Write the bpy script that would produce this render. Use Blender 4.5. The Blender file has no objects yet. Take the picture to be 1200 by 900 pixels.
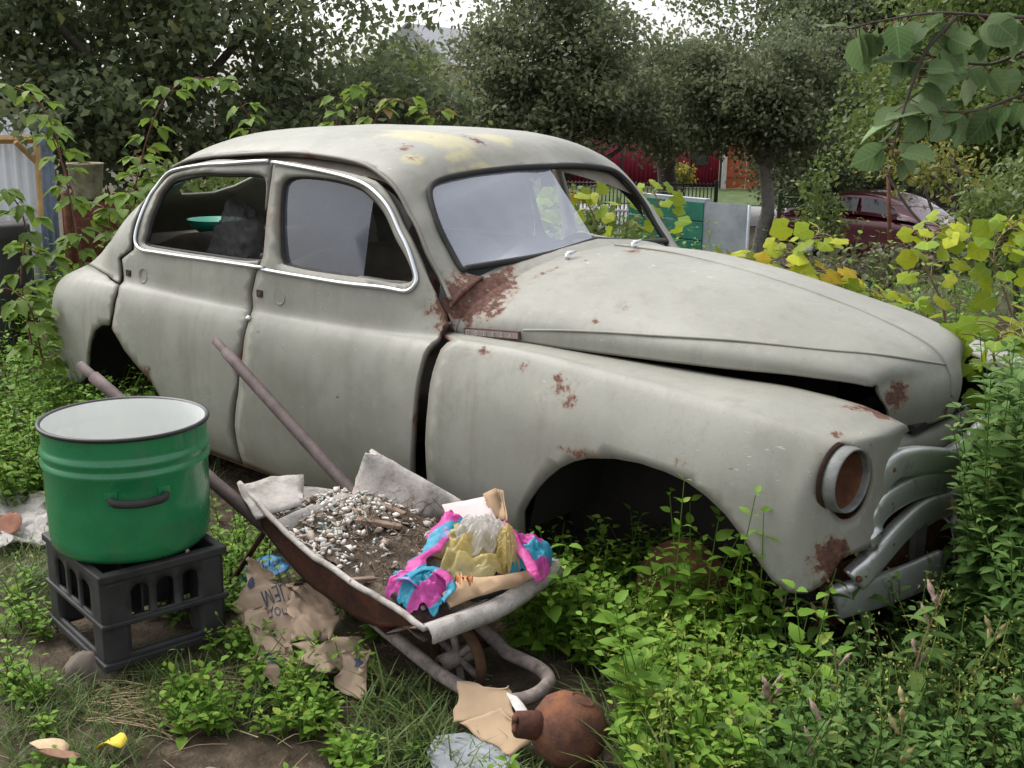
import bpy, math, random
import numpy as np
from mathutils import Vector, Matrix
from mathutils.geometry import delaunay_2d_cdt
random.seed(7); rng = np.random.default_rng(11)
SC = bpy.context.scene
COL = SC.collection
rad = math.radians

# ------------------------------------------------------------------ camera
CAM = np.array([1.654988, -3.269565, 1.502568]); YAW, PITCH, ROLL, FPX = rad(131.634599), rad(13.892244), rad(0.866112), 1342.3639
def cam_axes():
    cy, sy, cp, sp = math.cos(YAW), math.sin(YAW), math.cos(PITCH), math.sin(PITCH)
    fwd = np.array([cy*cp, sy*cp, -sp]); right = np.array([sy, -cy, 0.0]); up = np.cross(right, fwd)
    cr, sr = math.cos(ROLL), math.sin(ROLL)
    return cr*right + sr*up, -sr*right + cr*up, fwd
RT, UP, FW = cam_axes()
cd = bpy.data.cameras.new('camera'); co = bpy.data.objects.new('camera', cd); COL.objects.link(co)
co.matrix_world = Matrix(((RT[0], UP[0], -FW[0], CAM[0]), (RT[1], UP[1], -FW[1], CAM[1]), (RT[2], UP[2], -FW[2], CAM[2]), (0, 0, 0, 1)))
cd.sensor_fit = 'HORIZONTAL'; cd.sensor_width = 36.0; cd.lens = 36.0*FPX/1200.0
cd.clip_start = 0.05; cd.clip_end = 600.0
SC.camera = co

# ------------------------------------------------------------------ sky, sun, exposure (overcast)
W = bpy.data.worlds.new('World'); SC.world = W; W.use_nodes = True
wn = W.node_tree.nodes; wl = W.node_tree.links; wn.clear()
sky = wn.new('ShaderNodeTexSky'); sky.sky_type = 'NISHITA'; sky.sun_disc = False
SUN_EL, SUN_AZ = rad(54), rad(184)          # azimuth in world xy, direction the light comes from
sky.sun_elevation = SUN_EL; sky.sun_rotation = math.pi/2 - SUN_AZ
sky.air_density = 1.0; sky.dust_density = 4.0; sky.ozone_density = 1.0
hs = wn.new('ShaderNodeHueSaturation'); hs.inputs['Saturation'].default_value = 0.22
bg = wn.new('ShaderNodeBackground'); bg.inputs['Strength'].default_value = 0.15
wo = wn.new('ShaderNodeOutputWorld')
wl.new(sky.outputs[0], hs.inputs['Color']); wl.new(hs.outputs[0], bg.inputs['Color']); wl.new(bg.outputs[0], wo.inputs['Surface'])
sd = bpy.data.lights.new('sun', 'SUN'); so = bpy.data.objects.new('sun', sd); COL.objects.link(so)
sd.energy = 0.55; sd.angle = rad(50); sd.color = (1.0, 0.985, 0.96)
sdir = Vector((math.cos(SUN_AZ)*math.cos(SUN_EL), math.sin(SUN_AZ)*math.cos(SUN_EL), math.sin(SUN_EL)))
so.rotation_euler = sdir.to_track_quat('Z', 'Y').to_euler(); so.location = (0, 0, 30)
SC.view_settings.view_transform = 'Standard'; SC.view_settings.look = 'None'
SC.view_settings.exposure = 1.3; SC.view_settings.gamma = 1.0; SC.view_settings.use_curve_mapping = False
SC.render.engine = 'CYCLES'
SC.cycles.use_denoising = True
SC.cycles.max_bounces = 6; SC.cycles.diffuse_bounces = 3; SC.cycles.glossy_bounces = 3; SC.cycles.transmission_bounces = 4; SC.cycles.transparent_max_bounces = 8
SC.cycles.caustics_reflective = False; SC.cycles.caustics_refractive = False

# ------------------------------------------------------------------ pixel rays (photo is 1200 x 900)
def ray(u, v): return FW + RT*((u-600)/FPX) - UP*((v-450)/FPX)
def onz(u, v, z): d = ray(u, v); return CAM + d*((z-CAM[2])/d[2])
def ony(u, v, y): d = ray(u, v); return CAM + d*((y-CAM[1])/d[1])
def onx(u, v, x): d = ray(u, v); return CAM + d*((x-CAM[0])/d[0])
def atd(u, v, t): return CAM + ray(u, v)*t
def project(P):
    q = np.asarray(P, float) - CAM; z = q@FW
    return np.stack([600+FPX*(q@RT)/z, 450-FPX*(q@UP)/z], -1)

# ------------------------------------------------------------------ object helpers
def tag(o, label=None, cat=None, group=None, kind=None):
    if label: o['label'] = label
    if cat: o['category'] = cat
    if group: o['group'] = group
    if kind: o['kind'] = kind
    return o
def empty(name, loc=(0, 0, 0)):
    e = bpy.data.objects.new(name, None); e.location = tuple(float(a) for a in loc); e.empty_display_size = 0.1; COL.objects.link(e); return e
def wmat(o):
    b = Matrix.LocRotScale(o.location, o.rotation_euler, o.scale)
    return b if o.parent is None else wmat(o.parent) @ o.matrix_parent_inverse @ b
def link(name, me, parent=None, mat=None, kind=None):
    o = bpy.data.objects.new(name, me); COL.objects.link(o)
    if mat is not None and not me.materials: me.materials.append(mat)
    if parent is not None:
        o.parent = parent
        o.matrix_parent_inverse = wmat(parent).inverted()
    if kind: o['kind'] = kind
    return o
def mesh(name, V, F, smooth=True, attrs=None):
    me = bpy.data.meshes.new(name)
    V = np.asarray(V, float)
    if isinstance(F, np.ndarray) and F.ndim == 2:
        n, k = F.shape
        me.vertices.add(len(V)); me.vertices.foreach_set('co', V.astype(np.float32).ravel())
        me.loops.add(n*k); me.loops.foreach_set('vertex_index', F.astype(np.int32).ravel())
        me.polygons.add(n); me.polygons.foreach_set('loop_start', np.arange(0, n*k, k, dtype=np.int32))
        me.update(calc_edges=True)
    else:
        me.from_pydata([tuple(p) for p in V], [], [tuple(int(i) for i in f) for f in F]); me.update()
    if smooth: me.polygons.foreach_set('use_smooth', np.ones(len(me.polygons), bool))
    for k, a in (attrs or {}).items():
        at = me.attributes.new(k, 'FLOAT', 'POINT'); at.data.foreach_set('value', np.asarray(a, np.float32))
    return me
def part(name, V, F, mat, parent=None, smooth=True, attrs=None, kind=None):
    return link(name, mesh(name, V, F, smooth, attrs), parent, mat, kind)
def join(*VF):
    Vs, Fs, n = [], [], 0
    for V, F in VF:
        V = np.asarray(V, float)
        Vs.append(V); Fs += [tuple(int(i)+n for i in f) for f in F]; n += len(V)
    return np.concatenate(Vs), Fs
def box(c, s, R=None):
    c = np.asarray(c, float); s = np.asarray(s, float)/2
    V = np.array([(x, y, z) for x in (-1, 1) for y in (-1, 1) for z in (-1, 1)], float)*s
    if R is not None: V = V@np.asarray(R).T
    return V+c, [(0, 1, 3, 2), (4, 6, 7, 5), (0, 4, 5, 1), (2, 3, 7, 6), (0, 2, 6, 4), (1, 5, 7, 3)]
def rotz(a): c, s = math.cos(a), math.sin(a); return np.array([[c, -s, 0], [s, c, 0], [0, 0, 1.0]])
def rotx(a): c, s = math.cos(a), math.sin(a); return np.array([[1.0, 0, 0], [0, c, -s], [0, s, c]])
def roty(a): c, s = math.cos(a), math.sin(a); return np.array([[c, 0, s], [0, 1.0, 0], [-s, 0, c]])
def crom(P, n):                                       # smooth open curve through points
    P = np.asarray(P, float); k = len(P)
    if k == 2: return P[0]+(P[1]-P[0])*np.linspace(0, 1, n)[:, None]
    u = np.linspace(0, k-1, n); return crom_at(P, u)
def crom_at(P, u):
    k = len(P); i = np.clip(np.floor(u).astype(int), 0, k-2); t = (u-i)
    Pe = np.concatenate([[2*P[0]-P[1]], P, [2*P[-1]-P[-2]]])
    a, b, c, d = Pe[i], Pe[i+1], Pe[i+2], Pe[i+3]
    t = t.reshape(t.shape+(1,)*(P.ndim-1))
    return 0.5*((2*b)+(c-a)*t+(2*a-5*b+4*c-d)*t*t+(3*b-a-3*c+d)*t**3)
def tube(P, r, n=8, cap=True, flat=None, up=(0, 0, 1), closed=False):
    P = np.asarray(P, float); m = len(P); r = np.broadcast_to(np.asarray(r, float), (m,))
    T = np.gradient(P, axis=0) if not closed else np.roll(P, -1, 0)-np.roll(P, 1, 0)
    T /= np.linalg.norm(T, axis=1)[:, None]+1e-12
    u0 = np.asarray(up, float); V = []
    for i in range(m):
        a = np.cross(T[i], u0)
        if np.linalg.norm(a) < 1e-3: a = np.cross(T[i], (1, 0.1, 0))
        a /= np.linalg.norm(a); b = np.cross(a, T[i])
        for k in range(n):
            w = 2*math.pi*k/n
            fa, fb = (1, 1) if flat is None else flat[:2]; pw_ = 1.0 if flat is None or len(flat) < 3 else flat[2]; cw, sw_ = math.cos(w), math.sin(w)
            V.append(P[i]+r[i]*(fa*math.copysign(abs(cw)**pw_, cw)*a+fb*math.copysign(abs(sw_)**pw_, sw_)*b))
    F = []
    for i in range(m if closed else m-1):
        j = (i+1) % m
        for k in range(n):
            F.append((i*n+k, i*n+(k+1) % n, j*n+(k+1) % n, j*n+k))
    if cap and not closed:
        F.append(tuple(range(n-1, -1, -1))); F.append(tuple((m-1)*n+k for k in range(n)))
    return np.array(V), F
def lathe(prof, n=48, axis=None, origin=(0, 0, 0), cap0=False, cap1=False):
    V = []; F = []; m = len(prof)
    for r, z in prof:
        for k in range(n):
            w = 2*math.pi*k/n; V.append((r*math.cos(w), r*math.sin(w), z))
    for i in range(m-1):
        for k in range(n): F.append((i*n+k, i*n+(k+1) % n, (i+1)*n+(k+1) % n, (i+1)*n+k))
    if cap0: F.append(tuple(range(n-1, -1, -1)))
    if cap1: F.append(tuple((m-1)*n+k for k in range(n)))
    V = np.array(V)
    if axis is not None:
        q = np.array(Vector((0, 0, 1)).rotation_difference(Vector(axis)).to_matrix()); V = V@q.T
    return V+np.asarray(origin, float), F
def gridmesh(G):
    n, m = G.shape[:2]; idx = np.arange(n*m).reshape(n, m)
    F = np.stack([idx[:-1, :-1], idx[1:, :-1], idx[1:, 1:], idx[:-1, 1:]], -1).reshape(-1, 4)
    return G.reshape(-1, 3), F
def solid(o, th, off=-1.0):
    m = o.modifiers.new('thickness', 'SOLIDIFY'); m.thickness = th; m.offset = off; return o
def bevel(o, w, seg=2):
    m = o.modifiers.new('edges', 'BEVEL'); m.width = w; m.segments = seg; m.limit_method = 'ANGLE'; m.angle_limit = rad(35); return o
_perm = rng.permutation(512)
def vnoise(P, s=1.0, seed=0):                          # cheap smooth value noise, -1..1
    P = np.asarray(P, float)*s+seed*17.31; i = np.floor(P).astype(int); f = P-i; f = f*f*(3-2*f); out = 0
    for dx in (0, 1):
        for dy in (0, 1):
            for dz in (0, 1):
                h = _perm[(_perm[(_perm[(i[..., 0]+dx) & 511]+i[..., 1]+dy) & 511]+i[..., 2]+dz) & 511]/255.5-1
                out = out+h*np.where(dx, f[..., 0], 1-f[..., 0])*np.where(dy, f[..., 1], 1-f[..., 1])*np.where(dz, f[..., 2], 1-f[..., 2])
    return out
def fbm(P, s=1.0, o=3, seed=0): return sum(vnoise(P, s*2**k, seed+k)*0.5**k for k in range(o))

# ------------------------------------------------------------------ material helpers
class Mat:
    def __init__(s, name):
        s.m = bpy.data.materials.new(name); s.m.use_nodes = True; s.nt = s.m.node_tree; s.nt.nodes.clear()
        s.out = s.n('ShaderNodeOutputMaterial')
    def n(s, t, **kw):
        x = s.nt.nodes.new(t)
        for k, v in kw.items(): setattr(x, k, v)
        return x
    def l(s, a, b): s.nt.links.new(a, b)
    def put(s, sock, v):
        if hasattr(v, 'is_output') or isinstance(v, bpy.types.NodeSocket): s.l(v, sock)
        elif isinstance(v, (tuple, list)) and len(v) == 3 and sock.type == 'RGBA': sock.default_value = (*v, 1)
        else: sock.default_value = v
    def coord(s, scale=(1, 1, 1), kind='Object'):
        c = s.n('ShaderNodeTexCoord'); mp = s.n('ShaderNodeMapping'); mp.inputs['Scale'].default_value = scale
        s.l(c.outputs[kind], mp.inputs['Vector']); return mp.outputs[0]
    def noise(s, scale, detail=4, rough=0.55, vec=None, dist=0):
        x = s.n('ShaderNodeTexNoise'); x.inputs['Scale'].default_value = scale; x.inputs['Detail'].default_value = detail
        x.inputs['Roughness'].default_value = rough; x.inputs['Distortion'].default_value = dist
        s.l(vec if vec is not None else s.coord(), x.inputs['Vector']); return x.outputs['Fac']
    def vor(s, scale, vec=None, feature='F1', out='Distance'):
        x = s.n('ShaderNodeTexVoronoi'); x.feature = feature; x.inputs['Scale'].default_value = scale
        s.l(vec if vec is not None else s.coord(), x.inputs['Vector']); return x.outputs[out]
    def ramp(s, fac, stops, interp='LINEAR'):
        x = s.n('ShaderNodeValToRGB'); x.color_ramp.interpolation = interp; e = x.color_ramp.elements
        while len(e) < len(stops): e.new(0.5)
        for k, (p, c) in enumerate(stops):
            e[k].position = p; e[k].color = (*c, 1) if isinstance(c, (tuple, list)) else (c, c, c, 1)
        s.l(fac, x.inputs[0]); return x.outputs[0]
    def mix(s, fac, a, b, blend='MIX'):
        x = s.n('ShaderNodeMix', data_type='RGBA', blend_type=blend)
        s.put(x.inputs[0], fac); s.put(x.inputs[6], a); s.put(x.inputs[7], b); return x.outputs[2]
    def math(s, op, a, b=0.0, clamp=False):
        x = s.n('ShaderNodeMath', operation=op, use_clamp=clamp); s.put(x.inputs[0], a); s.put(x.inputs[1], b); return x.outputs[0]
    def step(s, v, lo, hi):
        x = s.n('ShaderNodeMapRange'); x.interpolation_type = 'SMOOTHSTEP'
        s.put(x.inputs[0], v); x.inputs[1].default_value = lo; x.inputs[2].default_value = hi; return x.outputs[0]
    def attr(s, name): x = s.n('ShaderNodeAttribute'); x.attribute_name = name; return x.outputs['Fac']
    def acol(s, name): x = s.n('ShaderNodeAttribute'); x.attribute_name = name; return x.outputs['Color']
    def orand(s): return s.n('ShaderNodeObjectInfo').outputs['Random']
    def bump(s, h, strength=0.3, dist=0.01):
        x = s.n('ShaderNodeBump'); x.inputs['Strength'].default_value = strength; x.inputs['Distance'].default_value = dist
        s.l(h, x.inputs['Height']); return x.outputs[0]
    def bsdf(s, color, rough=0.6, metal=0.0, normal=None, spec=0.5, coat=0.0, alpha=None, trans=0.0, ior=1.45, sheen=0.0):
        b = s.n('ShaderNodeBsdfPrincipled'); s.put(b.inputs['Base Color'], color); s.put(b.inputs['Roughness'], rough); s.put(b.inputs['Metallic'], metal)
        s.put(b.inputs['Specular IOR Level'], spec); b.inputs['Coat Weight'].default_value = coat; b.inputs['IOR'].default_value = ior
        b.inputs['Transmission Weight'].default_value = trans; b.inputs['Sheen Weight'].default_value = sheen
        if alpha is not None: s.put(b.inputs['Alpha'], alpha)
        if normal is not None: s.l(normal, b.inputs['Normal'])
        s.l(b.outputs[0], s.out.inputs['Surface']); return s.m
def plain(name, c, rough=0.6, metal=0.0, var=0.25, scale=12, bumpy=0.15, spec=0.4):
    M = Mat(name); f = M.noise(scale, 6, 0.65)
    d = tuple(max(0, a*(1-var)) for a in c); e = tuple(min(1, a*(1+var)) for a in c)
    return M.bsdf(M.ramp(f, [(0.3, d), (0.7, e)]), rough, metal, M.bump(M.noise(scale*4, 5), bumpy, 0.004), spec)
def rusty(name='rust', c1=(0.055, 0.022, 0.012), c2=(0.20, 0.075, 0.03), c3=(0.11, 0.05, 0.028), rough=0.85):
    M = Mat(name); a = M.noise(14, 8, 0.7); b = M.noise(60, 5, 0.6)
    col = M.ramp(a, [(0.3, c1), (0.5, c3), (0.68, c2)]); col = M.mix(M.math('MULTIPLY', b, 0.5), col, c1)
    return M.bsdf(col, rough, 0.0, M.bump(M.math('ADD', a, b), 0.5, 0.006), 0.25)

# ------------------------------------------------------------------ parametric surfaces cut to panels
class Surf:
    def __init__(s, grid):
        s.G = np.asarray(grid, float); s.R, s.C = s.G.shape[:2]
        s.su = np.linalg.norm(np.diff(s.G, axis=0), axis=2).mean(); s.sv = np.linalg.norm(np.diff(s.G, axis=1), axis=2).mean()
        s.uu = np.linspace(0, s.R-1, (s.R-1)*24+1); s.vv = np.linspace(0, s.C-1, (s.C-1)*16+1)
        s.D = s.grid(s.uu, s.vv); s.pd = project(s.D); s.dep = (s.D-CAM)@FW
        du = np.gradient(s.D, axis=0); dv = np.gradient(s.D, axis=1); s.nn = np.cross(du, dv)
    def grid(s, u, v):
        A = crom_at(s.G, np.asarray(u, float)); return np.moveaxis(crom_at(np.moveaxis(A, 1, 0), np.asarray(v, float)), 0, 1)
    def at(s, u, v):
        u = np.atleast_1d(np.asarray(u, float)); v = np.atleast_1d(np.asarray(v, float)); out = np.zeros((len(u), 3))
        def w(t): return np.stack([-t+2*t*t-t**3, 2-5*t*t+3*t**3, t+4*t*t-3*t**3, -t*t+t**3], -1)*0.5
        G = s.G; Ge = np.concatenate([2*G[:1]-G[1:2], G, 2*G[-1:]-G[-2:-1]]); Ge = np.concatenate([2*Ge[:, :1]-Ge[:, 1:2], Ge, 2*Ge[:, -1:]-Ge[:, -2:-1]], 1)
        i = np.clip(np.floor(u).astype(int), 0, s.R-2); j = np.clip(np.floor(v).astype(int), 0, s.C-2); wu = w(u-i); wv = w(v-j)
        for a in range(4):
            for b in range(4): out += (wu[:, a]*wv[:, b])[:, None]*Ge[i+a, j+b]
        return out
    def uv(s, px, lim=None):                            # pixel -> (u, v) of the nearest point of the near side
        d = np.hypot(s.pd[..., 0]-px[0], s.pd[..., 1]-px[1])
        if lim is not None:
            mask = np.ones_like(d, bool); mask &= ((s.uu >= lim[0]) & (s.uu <= lim[1]))[:, None]; mask &= ((s.vv >= lim[2]) & (s.vv <= lim[3]))[None, :]
            d = np.where(mask, d, 1e9)
        q = np.where(d < max(5.0, d.min()+1.5), s.dep, 1e9); i, j = np.unravel_index(np.argmin(q), d.shape); u, v = s.uu[i], s.vv[j]
        for _ in range(12):
            e = 1e-3; P = project(s.at([u, u+e, u], [v, v, v+e])); J = np.stack([(P[1]-P[0])/e, (P[2]-P[0])/e], 1); r = np.array(px)-P[0]
            st = np.linalg.lstsq(J.T@J+np.eye(2)*2.0, J.T@r, rcond=None)[0]; st = np.clip(st, -0.25, 0.25)
            u = float(np.clip(u+st[0], 0, s.R-1)); v = float(np.clip(v+st[1], 0, s.C-1))
        return u, v
    def path(s, pts, lim=None): return [s.uv(p, lim) for p in pts]
def dense(poly, h, closed=True):
    P = np.asarray(poly, float); out = []
    n = len(P)
    for i in range(n if closed else n-1):
        a, b = P[i], P[(i+1) % n]; k = max(1, int(np.linalg.norm(b-a)/h))
        out += [a+(b-a)*t/k for t in range(k)]
    return np.array(out)
def smooth_closed(P, n, corners=()):                    # Catmull-Rom through a closed loop
    P = np.asarray(P, float); k = len(P); Q = np.concatenate([P[-2:], P, P[:3]]); u = np.linspace(2, 2+k, n, endpoint=False); return crom_at(Q, u)
def inside(P, poly):
    x, y = P[:, 0], P[:, 1]; c = np.zeros(len(P), bool); n = len(poly)
    for i in range(n):
        x1, y1 = poly[i-1]; x2, y2 = poly[i]
        if y1 == y2: continue
        c ^= ((y1 > y) != (y2 > y)) & (x < (x2-x1)*(y-y1)/(y2-y1)+x1)
    return c
def segdist(P, poly):
    d = np.full(len(P), 1e9); n = len(poly)
    for i in range(n):
        a, b = poly[i-1], poly[i]; ab = b-a; L = ab@ab+1e-18; t = np.clip(((P-a)@ab)/L, 0, 1)
        d = np.minimum(d, np.hypot(*(P-(a+t[:, None]*ab)).T))
    return d
def fill(outline, holes, h, seam=None):                            # constrained triangulation of a 2-D region, returns points, triangles, distance to the edge
    B = [dense(outline, h)]+[dense(q, h) for q in holes]
    lo, hi = B[0].min(0), B[0].max(0)
    gx, gy = np.meshgrid(np.arange(lo[0], hi[0]+h, h), np.arange(lo[1], hi[1]+h, h)); gx = gx+(np.arange(gx.shape[0]) % 2)[:, None]*h/2
    P = np.stack([gx.ravel(), gy.ravel()], -1); k = inside(P, B[0])
    for q in B[1:]: k &= ~inside(P, q)
    P = P[k]; d = np.min([segdist(P, q) for q in B], axis=0); P = P[d > 0.45*h]
    pts = []; ed = []
    for q in B: n0 = len(pts); pts += [tuple(p) for p in q]; ed += [(n0+i, n0+(i+1) % len(q)) for i in range(len(q))]
    pts += [tuple(p) for p in P]
    r = delaunay_2d_cdt([Vector(p) for p in pts], ed, [], 0, 1e-6)
    V = np.array([tuple(p) for p in r[0]]); T = np.array([f for f in r[2] if len(f) == 3])
    c = V[T].mean(1); k = inside(c, B[0])
    for q in B[1:]: k &= ~inside(c, q)
    T = T[k]; A = V[T]; e1, e2 = A[:, 1]-A[:, 0], A[:, 2]-A[:, 0]; area = e1[:, 0]*e2[:, 1]-e1[:, 1]*e2[:, 0]; T[area < 0] = T[area < 0][:, ::-1]
    d = np.full(len(V), 1e9)
    for q in B:
        for i in range(len(q)):
            a, b = q[i-1], q[i]
            if seam is not None and abs(a[1]-seam) < 1e-4 and abs(b[1]-seam) < 1e-4: continue
            ab = b-a; t = np.clip(((V-a)@ab)/(ab@ab+1e-18), 0, 1); d = np.minimum(d, np.hypot(*(V-(a+t[:, None]*ab)).T))
    return V, T, d
def cut(S, outline, holes=(), h=0.03, mirror=False, flip=False, seam=None):
    sc = np.array([S.su, S.sv]); V, T, d = fill(np.asarray(outline)*sc, [np.asarray(q)*sc for q in holes], h, None if seam is None else seam*sc[1])
    P = S.at(V[:, 0]/sc[0], V[:, 1]/sc[1])
    if flip: T = T[:, ::-1]
    if mirror: P[:, 1] *= -1; T = T[:, ::-1]
    if seam is not None:                                # both halves welded along the centre line
        n = len(P); c = np.abs(V[:, 1]/sc[1]-seam) < 1e-4; P[c, 1] = 0; Q = P.copy(); Q[:, 1] *= -1
        idx = np.where(c, np.arange(n), n+np.cumsum(~c)-1); T = np.concatenate([T, idx[T][:, ::-1]]); P = np.concatenate([P, Q[~c]]); d = np.concatenate([d, d[~c]])
    return P, T, d

# ------------------------------------------------------------------ car materials
def paint_mat():
    M = Mat('aged_grey_paint'); v = M.coord()
    base = M.ramp(M.noise(2.2, 5, 0.6), [(0.3, (0.204, 0.200, 0.168)), (0.7, (0.280, 0.275, 0.235))])
    mott = M.noise(9, 6, 0.7); base = M.mix(M.math('MULTIPLY', M.step(mott, 0.46, 0.72), 0.42), base, (0.165, 0.16, 0.135)); base = M.mix(M.math('MULTIPLY', M.step(M.noise(26, 5, 0.7), 0.55, 0.75), 0.30), base, (0.335, 0.335, 0.312)); base = M.mix(M.math('MULTIPLY', M.step(M.vor(3.1, M.coord((1, 1, 0.55))), 0.10, 0.02), 0.5), base, (0.17, 0.15, 0.11))
    streak = M.noise(1.0, 6, 0.65, M.coord((14, 14, 1.1)))            # runs of dirty water
    base = M.mix(M.math('MULTIPLY', M.step(streak, 0.49, 0.71), 0.52), base, (0.185, 0.175, 0.145))
    fine = M.noise(160, 3, 0.6); base = M.mix(M.math('MULTIPLY', M.step(fine, 0.60, 0.70), 0.45), base, (0.16, 0.13, 0.09))
    grime = M.attr('grime'); gn = M.noise(7, 6, 0.7)
    base = M.mix(M.math('MULTIPLY', M.step(M.math('ADD', grime, M.math('MULTIPLY', gn, 0.6)), 0.55, 1.15), 0.65), base, (0.17, 0.15, 0.105))
    scr = M.noise(1.0, 2, 0.4, M.coord((30, 34, 120))); scr2 = M.noise(3.0, 2, 0.5)
    base = M.mix(M.math('MULTIPLY', M.math('MULTIPLY', M.step(scr, 0.70, 0.73), M.step(scr2, 0.58, 0.64)), 0.5), base, (0.5, 0.5, 0.47))
    yel = M.step(M.math('ADD', M.attr('yellow'), M.math('MULTIPLY', M.noise(11, 6, 0.7), 0.9)), 0.72, 1.05)
    base = M.mix(M.math('MULTIPLY', yel, 0.5), base, (0.46, 0.40, 0.18))
    base = M.mix(M.math('MULTIPLY', M.math('SUBTRACT', 1.0, M.step(M.attr('edge'), 0.002, 0.016)), M.math('MULTIPLY', gn, 0.75)), base, (0.06, 0.045, 0.03))
    n1 = M.noise(18, 7, 0.72); n2 = M.noise(55, 5, 0.65)
    nn = M.math('ADD', M.math('MULTIPLY', n1, 0.7), M.math('MULTIPLY', n2, 0.3))
    ed = M.attr('edge'); edge = M.math('SUBTRACT', 0.02, M.math('MULTIPLY', ed, 12.0))
    big = M.noise(4.5, 3, 0.5)
    rv = M.math('MAXIMUM', M.math('ADD', M.attr('rust'), M.math('ADD', 0.27, M.math('MULTIPLY', M.math('SUBTRACT', nn, 0.5), 1.9))), M.math('ADD', M.math('ADD', edge, M.math('MULTIPLY', nn, 0.55)), M.math('MULTIPLY', big, 0.85)))
    speck = M.math('ADD', M.math('MULTIPLY', M.step(M.noise(34, 3, 0.5), 0.70, 0.76), M.step(M.noise(3.3, 3), 0.48, 0.62)), 0.0)
    primer = M.step(rv, 0.80, 0.84); rust = M.math('MAXIMUM', M.step(rv, 0.86, 0.92), M.math('MULTIPLY', speck, 0.8))
    halo = M.step(rv, 0.62, 0.86)
    base = M.mix(M.math('MULTIPLY', halo, 0.35), base, (0.20, 0.15, 0.105))
    base = M.mix(M.math('MULTIPLY', primer, 0.8), base, (0.19, 0.115, 0.082))
    rc = M.ramp(n2, [(0.3, (0.040, 0.020, 0.016)), (0.5, (0.095, 0.045, 0.033)), (0.7, (0.165, 0.08, 0.052))])
    col = M.mix(rust, base, rc)
    rough = M.math('ADD', M.math('MULTIPLY', rust, 0.35), M.math('ADD', 0.42, M.math('MULTIPLY', mott, 0.15)))
    h = M.math('SUBTRACT', M.math('MULTIPLY', M.noise(5, 3), 0.5), M.math('MULTIPLY', rust, M.math('ADD', 0.1, M.math('MULTIPLY', n2, 0.2))))
    return M.bsdf(col, rough, 0.0, M.bump(h, 0.5, 0.012), 0.35)
def glass_mat(name, tint, dust_glare, dust_glare_col, rough=0.03, refl=1.6):
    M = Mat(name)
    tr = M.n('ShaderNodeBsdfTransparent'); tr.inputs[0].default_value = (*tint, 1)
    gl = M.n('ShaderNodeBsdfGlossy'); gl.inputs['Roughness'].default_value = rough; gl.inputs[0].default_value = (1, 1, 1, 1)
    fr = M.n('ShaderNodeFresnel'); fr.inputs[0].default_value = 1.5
    df = M.n('ShaderNodeBsdfDiffuse'); df.inputs[0].default_value = (*dust_glare_col, 1)  # film of dust; for the windscreen its colour also carries painted sky glare
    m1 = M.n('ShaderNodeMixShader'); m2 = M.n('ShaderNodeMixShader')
    d = M.ramp(M.noise(5, 6, 0.7), [(0.25, dust_glare*0.75), (0.75, min(1, dust_glare*1.25))])
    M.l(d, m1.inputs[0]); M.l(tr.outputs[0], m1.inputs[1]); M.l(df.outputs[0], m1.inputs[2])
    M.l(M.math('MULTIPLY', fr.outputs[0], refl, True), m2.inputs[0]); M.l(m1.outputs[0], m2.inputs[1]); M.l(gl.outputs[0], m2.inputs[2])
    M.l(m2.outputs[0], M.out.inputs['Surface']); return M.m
def chrome_mat():
    M = Mat('tarnished_chrome'); f = M.noise(16, 6, 0.7); g = M.step(f, 0.52, 0.72)
    col = M.mix(g, (0.58, 0.58, 0.57), (0.22, 0.20, 0.18)); ru = M.step(M.noise(9, 6, 0.7), 0.66, 0.74); col = M.mix(ru, col, (0.13, 0.06, 0.035))
    return M.bsdf(col, M.math('ADD', 0.24, M.math('MULTIPLY', f, 0.3)), M.math('SUBTRACT', 0.75, M.math('MULTIPLY', ru, 0.7)), M.bump(f, 0.15, 0.003), 0.5)
MP = paint_mat(); M_RUST = rusty(); M_CHROME = chrome_mat()
M_TRIM = Mat('dull_aluminium_trim').bsdf((0.62, 0.63, 0.64), 0.28, 0.9)
M_RUBBER = plain('old_rubber', (0.025, 0.024, 0.022), 0.75)
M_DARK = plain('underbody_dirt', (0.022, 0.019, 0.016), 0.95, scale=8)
M_INNER = plain('inner_panel_dust', (0.10, 0.095, 0.08), 0.9, scale=5, var=0.4)
M_LINER = plain('headlining_cloth', (0.16, 0.14, 0.11), 0.95, scale=4, var=0.35)
M_SEAT = plain('seat_upholstery', (0.075, 0.06, 0.045), 0.9, scale=6, var=0.4)
M_SCREEN = glass_mat('dust_glare_windscreen', (0.92, 0.95, 0.97), 0.20, (0.74, 0.82, 1.0), 0.02, 4.0)  # pale blue veil: reflected sky painted into the colour of the dust
M_DGLASS = glass_mat('dirty_door_glass', (0.66, 0.70, 0.78), 0.22, (0.16, 0.18, 0.24), 0.04, 1.1)
M_OLDGLASS = glass_mat('far_window_glass', (0.86, 0.90, 0.88), 0.10, (0.4, 0.42, 0.42))

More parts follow.
